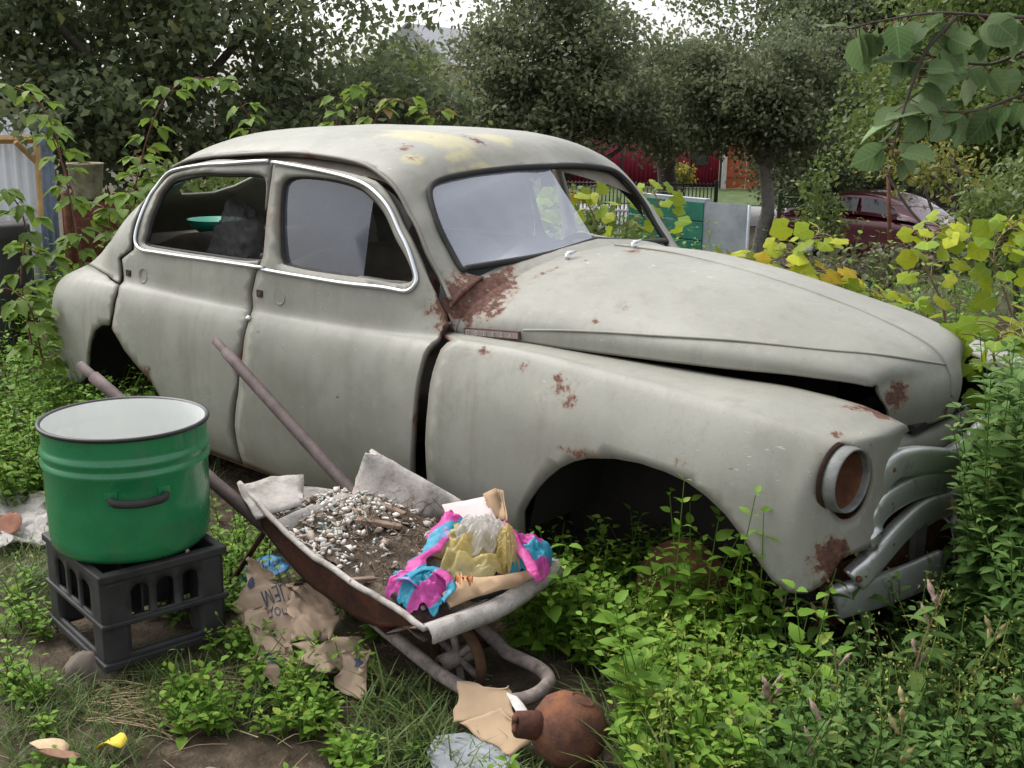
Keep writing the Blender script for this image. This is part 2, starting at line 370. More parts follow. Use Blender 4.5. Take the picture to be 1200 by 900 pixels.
# ------------------------------------------------------------------ car body surfaces (half body, near side y < 0)
ROWS = [
 (-3.82, [(.40,.25),(.43,.30),(.45,.37),(.45,.44),(.44,.50),(.42,.55),(.38,.58),(.32,.60),(.28,.61),(.27,.615),(.25,.62),(.23,.63),(.21,.64),(.18,.65),(.14,.66),(.07,.675),(0,.68)]),
 (-3.60, [(.655,.20),(.675,.28),(.688,.37),(.69,.45),(.68,.53),(.655,.60),(.60,.65),(.49,.69),(.44,.715),(.41,.735),(.38,.765),(.35,.79),(.315,.815),(.28,.835),(.22,.865),(.12,.89),(0,.90)]),
 (-3.30, [(.775,.18),(.79,.27),(.803,.37),(.805,.47),(.798,.56),(.775,.635),(.735,.69),(.625,.725),(.585,.765),(.56,.795),(.52,.84),(.48,.88),(.44,.92),(.395,.955),(.31,1.01),(.165,1.06),(0,1.075)]),
 (-2.95, [(.80,.13),(.825,.22),(.838,.36),(.842,.48),(.835,.58),(.82,.66),(.79,.712),(.738,.735),(.724,.80),(.714,.85),(.692,.905),(.66,.955),(.615,1.005),(.56,1.05),(.445,1.135),(.235,1.215),(0,1.24)]),
 (-2.60, [(.77,.11),(.81,.20),(.838,.36),(.842,.50),(.838,.60),(.825,.675),(.80,.72),(.772,.742),(.762,.82),(.752,.885),(.737,.96),(.717,1.03),(.692,1.09),(.662,1.145),(.56,1.245),(.30,1.325),(0,1.345)]),
 (-2.20, [(.773,.10),(.813,.20),(.84,.36),(.846,.50),(.841,.605),(.827,.68),(.804,.722),(.784,.745),(.777,.82),(.770,.89),(.752,.99),(.728,1.09),(.70,1.19),(.670,1.255),(.585,1.315),(.32,1.375),(0,1.39)]),
 (-1.75, [(.775,.10),(.815,.20),(.842,.36),(.848,.50),(.843,.61),(.828,.685),(.805,.725),(.788,.748),(.782,.82),(.776,.893),(.758,1.0),(.737,1.11),(.710,1.21),(.682,1.278),(.60,1.335),(.33,1.388),(0,1.40)]),
 (-1.30, [(.778,.10),(.818,.20),(.845,.36),(.850,.50),(.844,.62),(.828,.70),(.803,.738),(.782,.757),(.772,.82),(.762,.893),(.742,1.0),(.716,1.10),(.68,1.19),(.645,1.25),(.555,1.30),(.32,1.36),(0,1.378)]),
 (-1.12, [(.780,.10),(.82,.20),(.847,.36),(.852,.50),(.845,.625),(.828,.705),(.80,.745),(.777,.763),(.764,.82),(.751,.88),(.736,.95),(.716,1.02),(.692,1.08),(.665,1.12),(.56,1.17),(.32,1.235),(0,1.300)]),
 (-1.02, [(.782,.10),(.822,.20),(.848,.36),(.853,.50),(.845,.63),(.828,.71),(.80,.75),(.772,.766),(.757,.81),(.745,.85),(.735,.90),(.722,.94),(.708,.975),(.69,1.00),(.572,1.04),(.33,1.125),(0,1.200)]),
 (-0.94, [(.784,.10),(.824,.20),(.849,.36),(.853,.50),(.845,.635),(.827,.715),(.80,.753),(.765,.768),(.748,.80),(.738,.825),(.73,.85),(.72,.872),(.71,.89),(.69,.91),(.58,.952),(.34,1.045),(0,1.112)]),
 (-0.86, [(.786,.10),(.826,.20),(.849,.36),(.852,.50),(.844,.64),(.826,.72),(.80,.757),(.75,.77),(.737,.785),(.73,.80),(.722,.812),(.715,.822),(.705,.832),(.69,.842),(.58,.92),(.33,.985),(0,1.022)]),
]
SB = Surf([[(x, -y, z) for y, z in r] for x, r in ROWS])
def X(*p): return [(x, -y, z) for x, y, z in p]
SF = Surf([                                              # front fender: bottom, side, crown, catwalk
 X((-.90,.786,.08),(-.90,.835,.27),(-.90,.852,.47),(-.90,.842,.64),(-.90,.80,.742),(-.90,.745,.772),(-.90,.66,.775)),
 X((-.50,.795,.08),(-.50,.842,.27),(-.50,.856,.47),(-.50,.842,.64),(-.50,.79,.747),(-.50,.72,.776),(-.50,.58,.765)),
 X((-.10,.80,.08),(-.10,.845,.27),(-.10,.856,.45),(-.10,.835,.61),(-.10,.78,.718),(-.10,.70,.757),(-.10,.50,.752)),
 X((.18,.80,.10),(.18,.838,.27),(.18,.843,.44),(.18,.818,.59),(.18,.765,.69),(.18,.69,.735),(.18,.46,.745)),
 X((.35,.785,.18),(.35,.805,.30),(.35,.805,.43),(.35,.785,.565),(.355,.745,.66),(.36,.675,.708),(.36,.43,.730)),
 X((.445,.73,.22),(.435,.755,.31),(.42,.765,.43),(.42,.76,.555),(.43,.73,.645),(.445,.665,.690),(.44,.40,.705)),
 X((.485,.66,.24),(.485,.675,.32),(.475,.665,.44),(.475,.655,.57),(.475,.64,.645),(.48,.60,.682),(.475,.385,.690)),
 X((.495,.54,.25),(.50,.545,.33),(.495,.53,.45),(.49,.52,.575),(.49,.51,.64),(.49,.475,.668),(.485,.36,.675)),
 X((.49,.43,.25),(.495,.43,.33),(.49,.43,.45),(.485,.42,.575),(.485,.41,.62),(.485,.385,.65),(.48,.33,.655))])
SF.G[:5, 4] = SF.G[:5, 4]*0.62+SF.G[:5, 5]*0.38+np.array([0, -.010, .010])
SF = Surf(np.concatenate([SF.G[:, :6], ((SF.G[:, 5]*0.62+SF.G[:, 6]*0.38)+np.array([0, 0, 0.004]))[:, None], SF.G[:, 6:]], 1))
SH = Surf([                                              # bonnet: centre, brow, side crease, lower lip
 X((-.82,0,1.012),(-.83,.25,.992),(-.86,.45,.945),(-.89,.60,.880),(-.905,.665,.838),(-.91,.69,.800),(-.91,.692,.772)),
 X((-.50,0,1.005),(-.50,.22,.990),(-.50,.40,.948),(-.50,.53,.888),(-.50,.585,.848),(-.50,.608,.815),(-.50,.612,.772)),
 X((-.10,0,.953),(-.10,.19,.942),(-.10,.34,.908),(-.10,.46,.870),(-.10,.510,.843),(-.10,.532,.815),(-.10,.536,.775)),
 X((.20,0,.887),(.20,.16,.878),(.20,.29,.857),(.20,.385,.836),(.20,.425,.820),(.20,.445,.800),(.20,.448,.775)),
 X((.385,0,.822),(.38,.12,.818),(.37,.22,.812),(.355,.295,.802),(.35,.33,.795),(.35,.352,.782),(.35,.355,.760)),
 X((.448,0,.755),(.435,.10,.753),(.415,.17,.752),(.39,.235,.752),(.38,.265,.750),(.375,.285,.742),(.375,.290,.715)),
 X((.462,0,.690),(.452,.09,.690),(.432,.16,.690),(.408,.215,.690),(.398,.24,.690),(.392,.255,.685),(.392,.258,.668)),
 X((.452,0,.615),(.444,.085,.615),(.425,.15,.616),(.402,.205,.617),(.392,.228,.618),(.386,.243,.618),(.384,.246,.618))])

CARLOC = (-1.5, 0, 0.0)
car = empty('abandoned_car', CARLOC)
tag(car, 'derelict grey vintage saloon with rust patches and no wheels standing in the weeds', 'car')
SPOTS = [  # pixel on the near body or a 3-D point, radius, strength, stretch (x,y,z)
]
def addspot(P, r, k=1.0, st=(1, 1, 1)): SPOTS.append((np.asarray(P, float), r, k, np.asarray(st, float)))
YSP = []
def car_attrs(P, d):
    ru = np.zeros(len(P)); ye = np.zeros(len(P))
    for c, r, k, st in SPOTS: ru = np.maximum(ru, k*np.clip(1.25-np.linalg.norm((P-c)/st, axis=1)/r, 0, 1))
    for c, r, k, st in YSP: ye = np.maximum(ye, k*np.clip(1.25-np.linalg.norm((P-c)/st, axis=1)/r, 0, 1))
    gr = np.clip((0.42-P[:, 2])/0.45, 0, 1)
    return dict(rust=ru*0.75, yellow=ye*0.75, edge=d, grime=gr)
def panel(name, S, outline, holes=(), h=0.03, th=0.008, mirror=False, parent=car, mat=None, flip=False, dent=0.0038, seam=None):
    P, T, d = cut(S, outline, holes, h, mirror, flip, seam)
    if dent: P = P+np.stack([0*P[:, 0], fbm(P, 3.4, 3, 5)*dent, fbm(P, 2.3, 3, 9)*dent], -1)
    o = part(name, P, T, mat or MP, parent, True, car_attrs(P, d)); solid(o, th, -1.0 if mirror == flip else -1.0)
    return o
def strip(S, uvs, off, n=60):                            # points along a path on a surface, pushed outward
    uv = np.asarray(uvs, float); u = crom(np.c_[uv, np.zeros(len(uv))], n)[:, :2]
    P = S.at(u[:, 0], u[:, 1]); e = 1e-3; A = S.at(np.clip(u[:, 0]+e, 0, S.R-1), u[:, 1])-S.at(np.clip(u[:, 0]-e, 0, S.R-1), u[:, 1]); B = S.at(u[:, 0], np.clip(u[:, 1]+e, 0, S.C-1))-S.at(u[:, 0], np.clip(u[:, 1]-e, 0, S.C-1))
    N = np.cross(A, B); N /= np.linalg.norm(N, axis=1)[:, None]+1e-12; N[(N[:, 1] > 0)] *= -1
    return P+N*off
def MIR(P): P = np.array(P, float); P[:, 1] *= -1; return P

# rust and primer spots, located through the photograph
for px, S, r, k, st in [((655,450),SF,.052,1.0,(.55,.6,1.4)),((668,468),SF,.035,1.0,(.7,1,1)),((612,430),SF,.022,.95,(1,1,1)),((565,413),SF,.035,.9,(1.6,1,.5)),((680,530),SF,.05,.9,(1.6,1,.4)),
    ((560,345),SB,.10,1.15,(1,1.4,.9)),((600,325),SB,.05,1.0,(.7,1.8,.6)),((530,360),SB,.07,1.1,(1,1,1)),((978,655),SF,.06,1.1,(1,1,1.0)),((985,510),SF,.03,.9,(1,1,.6)),
    ((170,450),SB,.07,1.2,(1,1,1)),((130,390),SB,.04,1.0,(1,1,1)),((1030,475),SF,.05,1.0,(1,1,1)),((995,476),SF,.03,.9,(1.5,1,.6)),((800,540),SF,.03,.75,(1,1,1)),((900,540),SF,.012,1.0,(1,1,1)),
    ((700,377),SH,.025,.85,(1.4,1,.6)),((735,358),SH,.03,.7,(1,1,1)),((640,318),SH,.035,1.0,(.5,2.4,1)),((745,293),SH,.04,.95,(1,1.6,1)),((1050,465),SH,.04,1.0,(1,1,1)),((1118,478),SH,.03,.9,(1,1,1)),((690,304),SH,.022,.9,(.5,2.2,1))]:
    u, v = S.uv(px); addspot(S.at(u, v)[0], r*1.7, k, st)
for px, r, k, st in [((470,172),.05,.8,(1.5,1,1)),((560,162),.055,.8,(1.7,1,1)),((425,158),.04,.7,(1.5,1,1)),((480,185),.03,.75,(1,1,1)),((620,180),.02,.8,(1,1,1))]:
    u, v = SB.uv(px, (4, 9, 13.5, 16)); addspot(SB.at(u, v)[0], r*1.5, k*1.02, st)
for px, r, k, st in [((500,158),.22,1.05,(1.5,.6,1)),((575,160),.12,1.0,(1,.8,1)),((483,186),.06,1.05,(1,1,1)),((536,181),.05,1.0,(1,1,1)),((690,190),.10,.9,(.6,1.5,1)),((560,198),.10,.75,(.5,2.2,.5))]:
    u, v = SB.uv(px, (4, 9, 13.2, 16)); YSP.append((SB.at(u, v)[0], r, k, np.array(st, float)))
u, v = SF.uv((632,460)); YSP.append((SF.at(u, v)[0], .05, 1.0, np.array((.35, 1, 1.3))))

# door, quarter, roof outlines as (u, v) on the body surface, taken from pixels of the near side
pb = lambda *p: SB.path(p)
front_door = pb((322,187),(345,189),(380,196),(415,204),(440,212),(458,234),(478,272),(494,308),(510,342),(521,367),(523,380),(516,392),(504,404),(492,434),(486,470),(483,512),(482,552))
front_door += [(SB.uv((482,552))[0]-0.02, 1.0), (SB.uv((482,552))[0]-0.05, 0.05), (SB.uv((275,530))[0]+0.05, 0.05)]
front_door += pb((275,500),(279,460),(285,415),(291,380),(296,345),(301,322),(309,300),(314,240),(318,205))
sub_l = [(SB.uv((275,530))[0]+0.02, 0.05)]
rear_door = pb((319,187),(280,188),(240,190),(215,195),(192,207),(178,225),(165,250),(157,275),(157,292),(143,303),(142,332),(138,345),(134,365),(131,385),(146,410),(160,428),(176,446),(186,463),(192,480))
rear_door += [(SB.uv((192,480))[0]+0.03, 0.05)]+sub_l+pb((272,500),(276,460),(282,415),(288,380),(293,345),(298,322),(306,300),(311,240),(315,205))
win_r = smooth_closed(pb((172,288),(170,272),(178,245),(192,217),(212,205),(255,203),(300,204),(311,214),(310,250),(306,298),(296,306),(240,299)), 70)
win_f = smooth_closed(pb((329,306),(326,285),(326,240),(330,214),(345,206),(380,208),(418,218),(438,234),(460,270),(483,318),(481,331),(460,332),(400,323),(340,313)), 90)
fd = panel('front_door', SB, front_door, [win_f], 0.03, 0.02)
rd = panel('rear_door', SB, rear_door, [win_r], 0.03, 0.02)
header = SB.path([(646,194),(600,197),(550,203),(515,211)], (7.0, 9.5, 13.6, 16)); header[0] = (header[0][0], 16.0)
apin = SB.path([(504,222),(506,240),(514,265),(526,290),(541,316)], (7.0, 11, 13.0, 15.5))
basec = [(10.55, 14.15), (10.6, 13.0), (10.6, 12.3)]
apout = SB.path([(528,352),(514,322),(494,280),(474,240),(452,210),(425,193)], (6.5, 11, 11.5, 15))
gut = SB.path([(390,185),(350,180),(318,180),(270,182),(225,187),(203,197)], (3.5, 8, 12.6, 15))
quart = SB.path([(186,209),(172,228),(160,250),(153,274),(152,292),(139,302),(138,330)], (3.0, 5.5, 6.8, 14))
roof_out = [(0.0, 16.0)]+header+apin+basec+apout+gut+quart+[(2.9, 7.05), (2.0, 7.05), (1.0, 7.05), (0.0, 7.05)]
rwin = smooth_closed(np.array([(1.85, 16.6), (1.95, 15.6), (2.3, 15.0), (2.85, 15.0), (3.15, 15.5), (3.2, 16.6)]), 40)
rwin = np.array([(1.75, 16.0), (1.80, 15.4), (2.05, 15.05), (2.5, 14.95), (2.9, 15.05), (3.05, 15.4), (3.1, 16.0)])
roof_l = [(0.0, 16.0), tuple(rwin[0])]+[tuple(q) for q in rwin[1:]]+roof_out[1:]
rp = panel('roof', SB, roof_l, [], 0.03, 0.012, seam=16.0)
fend_r = [(0.0, 7.0), (1.0, 7.0), (2.0, 7.0), (2.9, 7.0)]+pb((139,333),(134,345),(130,365),(127,381),(119,381),(110,388),(105,400),(103,415),(102,438))+[(2.4, 0.7), (2.0, 0.3), (1.0, 0.1), (0.0, 0.0)]
panel('rear_fender', SB, fend_r, [], 0.03, 0.012); panel('rear_fender', SB, fend_r, [], 0.03, 0.012, mirror=True)
panel('rear_door', SB, rear_door, [win_r], 0.04, 0.02, mirror=True)
# far front door stands ajar, hinged at its front edge
P, T, d = cut(SB, front_door, [win_f], 0.04, True); hinge = np.array([-0.98, 0.80, 0.0]); P = (P-hinge)@rotz(rad(-13)).T+hinge
ffd = solid(part('front_door', P, T, MP, car, True, car_attrs(P, d)), 0.02)
# tailgate panel under the sloping back
tail = [[SB.at(0, v)[0]*np.array([1, k, 1])+np.array([-.05*(1-k*k), 0, 0]) for v in np.linspace(0.2, 15.9, 20)] for k in np.linspace(1, -1, 15)]
part('tail_panel', *gridmesh(np.array(tail)), MP, car, True, None)

# dark jamb shell just inside the skin: shows in the gaps between panels
def shell(S, off, uv0, uv1, mirror, name, mat, holes=(), n=0.05):
    ol = [(uv0[0], uv0[1]), (uv1[0], uv0[1]), (uv1[0], uv1[1]), (uv0[0], uv1[1])] if uv0[1] > 1 else [(4.3, uv0[1]), (uv1[0], uv0[1]), (uv1[0], uv1[1]), (uv0[0], uv1[1]), (uv0[0], 7.3), (4.3, 7.3)]
    P, T, d = cut(S, ol, holes, n)
    C0 = np.array([0, 0, 0.7]); dirv = P*np.array([0, 1, 1])-C0*np.array([0, 0, 1]); L = np.linalg.norm(dirv, axis=1)[:, None]+1e-9
    P = P-dirv/L*off
    if mirror: P[:, 1] *= -1; T = T[:, ::-1]
    return part(name, P, T, mat, car)
def grow(poly, k):
    P = np.asarray(poly, float); c = P.mean(0); return c+(P-c)*k
big_r, big_f = grow(win_r, 1.06), grow(win_f, 1.06)
for mir in (False, True):
    shell(SB, 0.035, (3.35, 0.25), (7.9, 12.75), mir, 'door_jamb', M_INNER, [big_r, big_f], 0.06)
    shell(SB, 0.03, (3.6, 13.0), (8.0, 16.0), mir, 'headlining', M_LINER, [], 0.07)
# trim around the side windows, window channels, belt strip
loop = pb((310,314),(240,304),(185,296),(166,292),(160,280),(166,255),(178,229),(195,207),(215,198),(260,193),(316,190))
loop2 = pb((309,316),(360,325),(420,334),(470,341),(484,338),(489,325),(482,300),(465,262),(446,231),(425,215),(390,204),(350,196),(321,191))
for lp, par in ((loop, rd), (loop2, fd)):
    part('window_trim', *tube(strip(SB, lp, 0.006, 90), 0.0075, 8, up=(0, 1, 0)), M_TRIM, par)
part('window_channel', *tube(strip(SB, np.r_[win_r, win_r[:1]], -0.022, 90), 0.009, 6, up=(0, 1, 0)), M_RUBBER, rd)
part('window_channel', *tube(strip(SB, np.r_[win_f, win_f[:1]], -0.022, 90), 0.009, 6, up=(0, 1, 0)), M_RUBBER, fd)
# drip rail over the doors
rail = strip(SB, SB.path([(203,197),(225,188),(270,182.5),(318,180),(350,180),(390,185),(425,193),(452,210),(474,240),(494,280),(514,322),(528,352)], (3.5, 11, 11.5, 15)), 0.004, 100)
V, F = tube(rail, 0.007, 6, up=(0, 1, 0)); part('drip_rail', V, F, MP, rp, True, dict(edge=np.full(len(V), 0.004), rust=np.full(len(V), 0.1)))
# door glass: front pane slid back from the front edge of the opening
gp = SB.path([(329,306),(326,285),(326,240),(330,214),(345,206),(380,208),(418,218),(433,228),(428,260),(420,326),(380,320),(340,313)])
P, T, d = cut(SB, gp, [], 0.06); P[:, 1] += 0.022
part('door_glass', P, T, M_DGLASS, fd)
gl = pb((418,326),(450,331),(478,334)); part('glass_rail', *tube(strip(SB, gl, -0.012, 12), 0.010, 6), M_INNER, fd)
# handle recesses and broken latch holes
for (cx, cy), (lx, ly), dr in [((168,323),(151,320),rd),((328,347),(305,344),fd)]:
    u, v = SB.uv((cx, cy)); c = SB.at(u, v)[0]
    part('handle_recess', *lathe([(0.001, -0.006), (0.015, -0.005), (0.026, 0.0), (0.031, 0.003), (0.033, 0.0015)], 28, (0.02, -1, 0.1), c+np.array([0, -0.001, 0])), MP, dr, True, dict(edge=np.full(140, 1.0)))
    u, v = SB.uv((lx, ly)); c = SB.at(u, v)[0]
    V, F = box(c+np.array([0, -0.001, 0]), (0.034, 0.008, 0.026)); lo = part('latch_hole', V, F, M_RUBBER, dr, False)
    V, F = box(c+np.array([0.004, -0.006, 0.0]), (0.012, 0.004, 0.010)); part('latch_tongue', V, F, M_RUST, lo, False)
u, v = SB.uv((292,373)); c = SB.at(u, v)[0]
part('door_lock', *lathe([(0.0, 0.012), (0.008, 0.011), (0.011, 0.004), (0.011, 0)], 20, (0, -1, 0), c), M_CHROME, fd)

# windscreen: rubber, near pane in place, far pane and centre bar gone
wsn = [tuple(q) for q in header]+[tuple(q) for q in apin]
basew = SB.path([(548,314),(580,309),(640,300),(690,291.5),(703,290)], (7.5, 11, 13.2, 16)); basew[-1] = (basew[-1][0], 16.0)
ring = SB.at(*np.array(header[:1]+header[1:]+apin+basew).T)
gask = np.concatenate([ring, MIR(ring[::-1])[1:-1]])
part('windscreen_rubber', *tube(smooth_closed(gask, 160), 0.011, 8, closed=True), M_RUBBER, rp)
P, T, d = cut(SB, header+apin+basew, [], 0.06)
part('windscreen_pane', P-np.array([0.004, 0, 0.004]), T, M_SCREEN, car)
# ------------------------------------------------------------------ car front: fenders, bonnet, nose
pf = lambda *p: SF.path(p)
arch = pf((612,600),(618,588),(628,573),(640,560),(655,548),(672,540),(690,536),(720,536),(750,541),(780,551),(805,563),(828,580),(850,601),(870,627),(888,655),(905,680),(925,694))
u0 = arch[0][0]
fender = [(0.0, 7.0), (0.0, 5.4)]+pf((531,398),(517,409),(507,436),(501,475),(498,520))+[(SF.uv((498,520))[0], 0.1)]+[(u0-0.08, 0.1), (u0-0.02, 0.7)]+arch+pf((945,695),(962,686),(975,672),(985,655))+[(6.2, 1.6), (6.9, 1.5), (7.6, 1.9), (8.0, 2.4), (8.0, 7.0), (7.0, 7.0), (5.0, 7.0), (3.0, 7.0)]
hl = smooth_closed(pf((988,519),(1012,530),(1022,558),(1012,594),(990,608),(975,594),(970,562),(975,533)), 50)
HC = SF.at(*np.array(pf((985,522),(1002,535),(1008,560),(1000,590),(985,604),(974,590),(971,562),(975,535))).T).mean(0)
for mir in (False, True):
    fo = panel('front_fender', SF, fender, [hl], 0.022, 0.012, mirror=mir)
    c = (HC+np.array([0.009, 0.008, 0]))*np.array([1, -1 if mir else 1, 1]); ax = np.array((1.0, 0.10 if mir else -0.10, 0.0))
    hd = part('headlight_rim', *lathe([(0.0755, -0.006), (0.077, 0.008), (0.0785, 0.014), (0.081, 0.016), (0.0835, 0.012), (0.086, 0.0), (0.087, -0.016), (0.082, -0.034)], 44, ax, c), plain('zinc_grey', (0.17, 0.175, 0.165), 0.65, 0.2, var=.5) if not mir else bpy.data.materials['zinc_grey'], fo)
    part('headlight_bowl', *lathe([(0.001, -0.085), (0.03, -0.08), (0.06, -0.055), (0.070, -0.022), (0.0757, -0.004)], 40, ax, c), M_RUST, hd)
    part('headlight_seat', *lathe([(0.085, -0.036), (0.087, -0.020), (0.091, -0.018), (0.095, -0.030)], 44, ax, c), rusty('seat_rust', (.02, .012, .009), (.10, .045, .028), (.05, .025, .017)) if not mir else bpy.data.materials['seat_rust'], hd)
    # wheel well, dark and dirty
    s = -1 if not mir else 1
    A = np.linspace(0.5, math.pi-0.15, 25)
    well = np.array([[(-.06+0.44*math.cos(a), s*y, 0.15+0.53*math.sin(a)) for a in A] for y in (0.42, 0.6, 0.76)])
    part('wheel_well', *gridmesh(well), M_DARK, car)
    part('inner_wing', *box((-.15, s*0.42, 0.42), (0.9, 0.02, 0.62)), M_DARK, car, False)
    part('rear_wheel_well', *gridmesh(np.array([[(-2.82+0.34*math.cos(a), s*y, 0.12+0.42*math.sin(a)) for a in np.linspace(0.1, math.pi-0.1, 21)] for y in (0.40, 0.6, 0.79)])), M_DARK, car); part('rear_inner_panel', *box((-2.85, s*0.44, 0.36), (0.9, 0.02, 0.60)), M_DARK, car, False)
    # bare brake drum on the axle
    dr = part('brake_drum', *lathe([(0.0, 0.055), (0.030, 0.055), (0.034, 0.02), (0.055, 0.016), (0.07, 0.0), (0.115, -0.004), (0.128, -0.012), (0.136, -0.02), (0.136, -0.05), (0.150, -0.052), (0.150, -0.062), (0.0, -0.062)], 40, (0.12, s*1.0, 0.25), (0.0, s*0.70, 0.15)), M_RUST, car)
    for k in range(5):
        w = 2*math.pi*k/5; part('wheel_stud', *lathe([(0.006, 0), (0.006, 0.02), (0.0, 0.021)], 8, (0.12, s*1.0, 0.25), (0.075*math.cos(w), s*(0.705+0.0), 0.15+0.075*math.sin(w))), M_RUST, dr)
    part('suspension_arm', *tube(crom([(0, s*0.66, 0.15), (0.02, s*0.45, 0.12), (0.0, s*0.25, 0.16)], 12), 0.035, 8), M_DARK, car)
# bonnet: lower edge lifted a little, nose dipping
bon = [(0.0, 0.0), (0.0, 1.5), (0.0, 3), (0.0, 4.5), (0.0, 5.6), (0.06, 5.9), (0.15, 6.0), (1, 6), (2, 6), (3, 6), (3.7, 6), (4.05, 5.95), (4.3, 5.7), (4.45, 5.3), (4.6, 5.2), (4.8, 5.6), (5.1, 5.9), (6, 6), (6.9, 6), (7, 5.8), (7, 4), (7, 2), (7, 0)]
ho = panel('bonnet', SH, bon, [], 0.022, 0.010, flip=True, seam=0.0)
cen = SH.at(np.linspace(0.15, 6.8, 60), np.zeros(60)); part('bonnet_centre_bead', *tube(cen+np.array([0, 0, 0.001]), 0.006, 6), MP, ho, True, dict(edge=np.full(360, 1.0)))
cr = strip(SH, SH.path([(613,387),(700,389),(800,395),(890,402),(1000,413),(1060,420),(1110,427)]), 0.0005, 60)
part('bonnet_crease', *tube(cr, 0.0042, 6), MP, ho, True, dict(edge=np.full(360, 1.0)))
# name badge on the bonnet side
bu = strip(SH, SH.path([(546,388),(578,390.5),(611,393)]), 0.006, 12); d = bu[-1]-bu[0]; L = np.linalg.norm(d); ex = d/L; nz = np.cross(ex, (0, 0, 1.0)); nz /= np.linalg.norm(nz); nz = nz if nz[1] < 0 else -nz; ez = np.cross(nz, ex); ez = ez if ez[2] > 0 else -ez
Rb = np.stack([ex, nz, ez], 1); bc = bu.mean(0)+nz*0.002
bdg = part('badge', *box(bc, (L, 0.010, 0.026), Rb), plain('badge_brown', (0.075, 0.035, 0.03), 0.5), ho, False)
part('badge_inset', *box(bc+nz*0.0055, (L*0.95, 0.002, 0.019), Rb), plain('badge_worn_face', (0.25, 0.2, 0.18), 0.5), bdg, False)
M_LET = plain('letter_metal', (0.55, 0.54, 0.52), 0.35, 0.7)
glyph = {'П': [(0, 0, 0, 1), (0, 1, .6, 1), (.6, 1, .6, 0)], 'О': [(0, 0, 0, 1), (0, 1, .6, 1), (.6, 1, .6, 0), (0, 0, .6, 0)], 'Б': [(0, 0, 0, 1), (0, 1, .6, 1), (0, .55, .6, .55), (.6, .55, .6, 0), (0, 0, .6, 0)], 'Е': [(0, 0, 0, 1), (0, 1, .6, 1), (0, .5, .5, .5), (0, 0, .6, 0)], 'Д': [(.05, 0, .2, 1), (.2, 1, .5, 1), (.5, 1, .55, 0), (-.05, 0, .65, 0)], 'А': [(0, 0, .3, 1), (.3, 1, .6, 0), (.12, .4, .48, .4)]}
for k, ch in enumerate('ПОБЕДА'):
    Vs = []
    for x0, z0, x1, z1 in glyph[ch]:
        a = np.array([x0, 0, z0])*0.012; b = np.array([x1, 0, z1])*0.012; m = (a+b)/2; dd = b-a; ln = np.linalg.norm(dd)+0.002; an = math.atan2(dd[2], dd[0])
        V, F = box((0, 0, 0), (ln, 0.003, 0.0022), roty(-an)); V = V+m+np.array([-L/2*0.86+k*L*0.152, 0, -0.006]); Vs.append((V, F))
    V, F = join(*Vs); V = V@Rb.T+bc+nz*0.0075; part('letter', V, F, M_LET, bdg, False)
# scuttle between bonnet and screen, wiper stubs
sc = []
for t in np.linspace(0, 1, 14):
    a = np.array(SB.at([10.35 if t < .35 else 10.35+.55*min(1, (t-.35)/.4)], [12.35+3.65*t]))[0]
    b = SH.at([0.0], [max(0, 5.7*(1-t))])[0]; sc.append([a+np.array([-0.02, 0, -0.004]), (a+b)/2+np.array([0, 0, 0.006]), b+np.array([0.03, 0, -0.004])])
Gs = np.array(sc); V1, F1 = gridmesh(Gs); 
def face_up(V, F):
    a = V[F]; n = np.cross(a[:, 1]-a[:, 0], a[:, 2]-a[:, 0])[:, 2].sum(); return F if n > 0 else F[:, ::-1]
for mir in (False, True):
    Vm = MIR(V1) if mir else V1; part('scuttle', Vm, face_up(Vm, F1), MP, car, True, car_attrs(Vm, np.full(len(Vm), 0.012)))
for px in [(665,303),(742,290)]:
    u, v = SH.uv(px, (0, 1.2, 0, 6)); c = SH.at(u, v)[0]
    V, F = join(tube([c+np.array([0, 0, -0.01]), c+np.array([0, 0, 0.018])], 0.009, 8), tube([c+np.array([0, 0, 0.016]), c+np.array([0.008, 0.035, 0.024])], [0.008, 0.004], 6)); part('wiper_spindle', V, F, M_TRIM, car)
# bulkhead, floor, chassis, engine bay dark mass
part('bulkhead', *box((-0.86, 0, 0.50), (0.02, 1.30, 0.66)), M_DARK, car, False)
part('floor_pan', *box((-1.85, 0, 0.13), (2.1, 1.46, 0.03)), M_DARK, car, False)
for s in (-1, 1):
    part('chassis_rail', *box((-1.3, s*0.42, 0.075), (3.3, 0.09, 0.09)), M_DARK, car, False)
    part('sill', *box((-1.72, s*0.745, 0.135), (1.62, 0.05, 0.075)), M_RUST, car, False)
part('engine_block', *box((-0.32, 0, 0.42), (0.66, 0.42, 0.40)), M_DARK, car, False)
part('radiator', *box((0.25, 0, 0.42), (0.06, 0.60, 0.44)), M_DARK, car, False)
# nose panel under the bonnet and the bent grille bars
nose = np.array([[(0.445-0.35*y*y, y, z) for y in np.linspace(-.37, .37, 17)] for z in (0.485, 0.52, 0.575, 0.595)]); nose[-1, :, 0] -= 0.03; nose[0, :, 0] -= 0.012
V, F = gridmesh(nose); o = part('nose_panel', V, F, MP, car, True, car_attrs(V, np.full(len(V), 0.03))); solid(o, 0.008)
part('bonnet_lock_plate', *box((0.36, 0, 0.615), (0.16, 0.36, 0.02)), M_DARK, car, False)
def bar(name, P, r, flat, mat=None, n=40):
    return part(name, *tube(crom(P, n), r, 12, flat=flat), mat or M_CHROME, car)
def pxy(*L): return [tuple(ony(u, v, y)) for u, v, y in L]
B1 = pxy((1022,602,-.49),(1024,580,-.49),(1032,559,-.47),(1048,545,-.42),(1070,540,-.32),(1092,540,-.18),(1110,541,-.05))
B2 = pxy((1014,636,-.52),(1020,612,-.52),(1034,592,-.47),(1056,577,-.37),(1080,567,-.24),(1106,562,-.06))
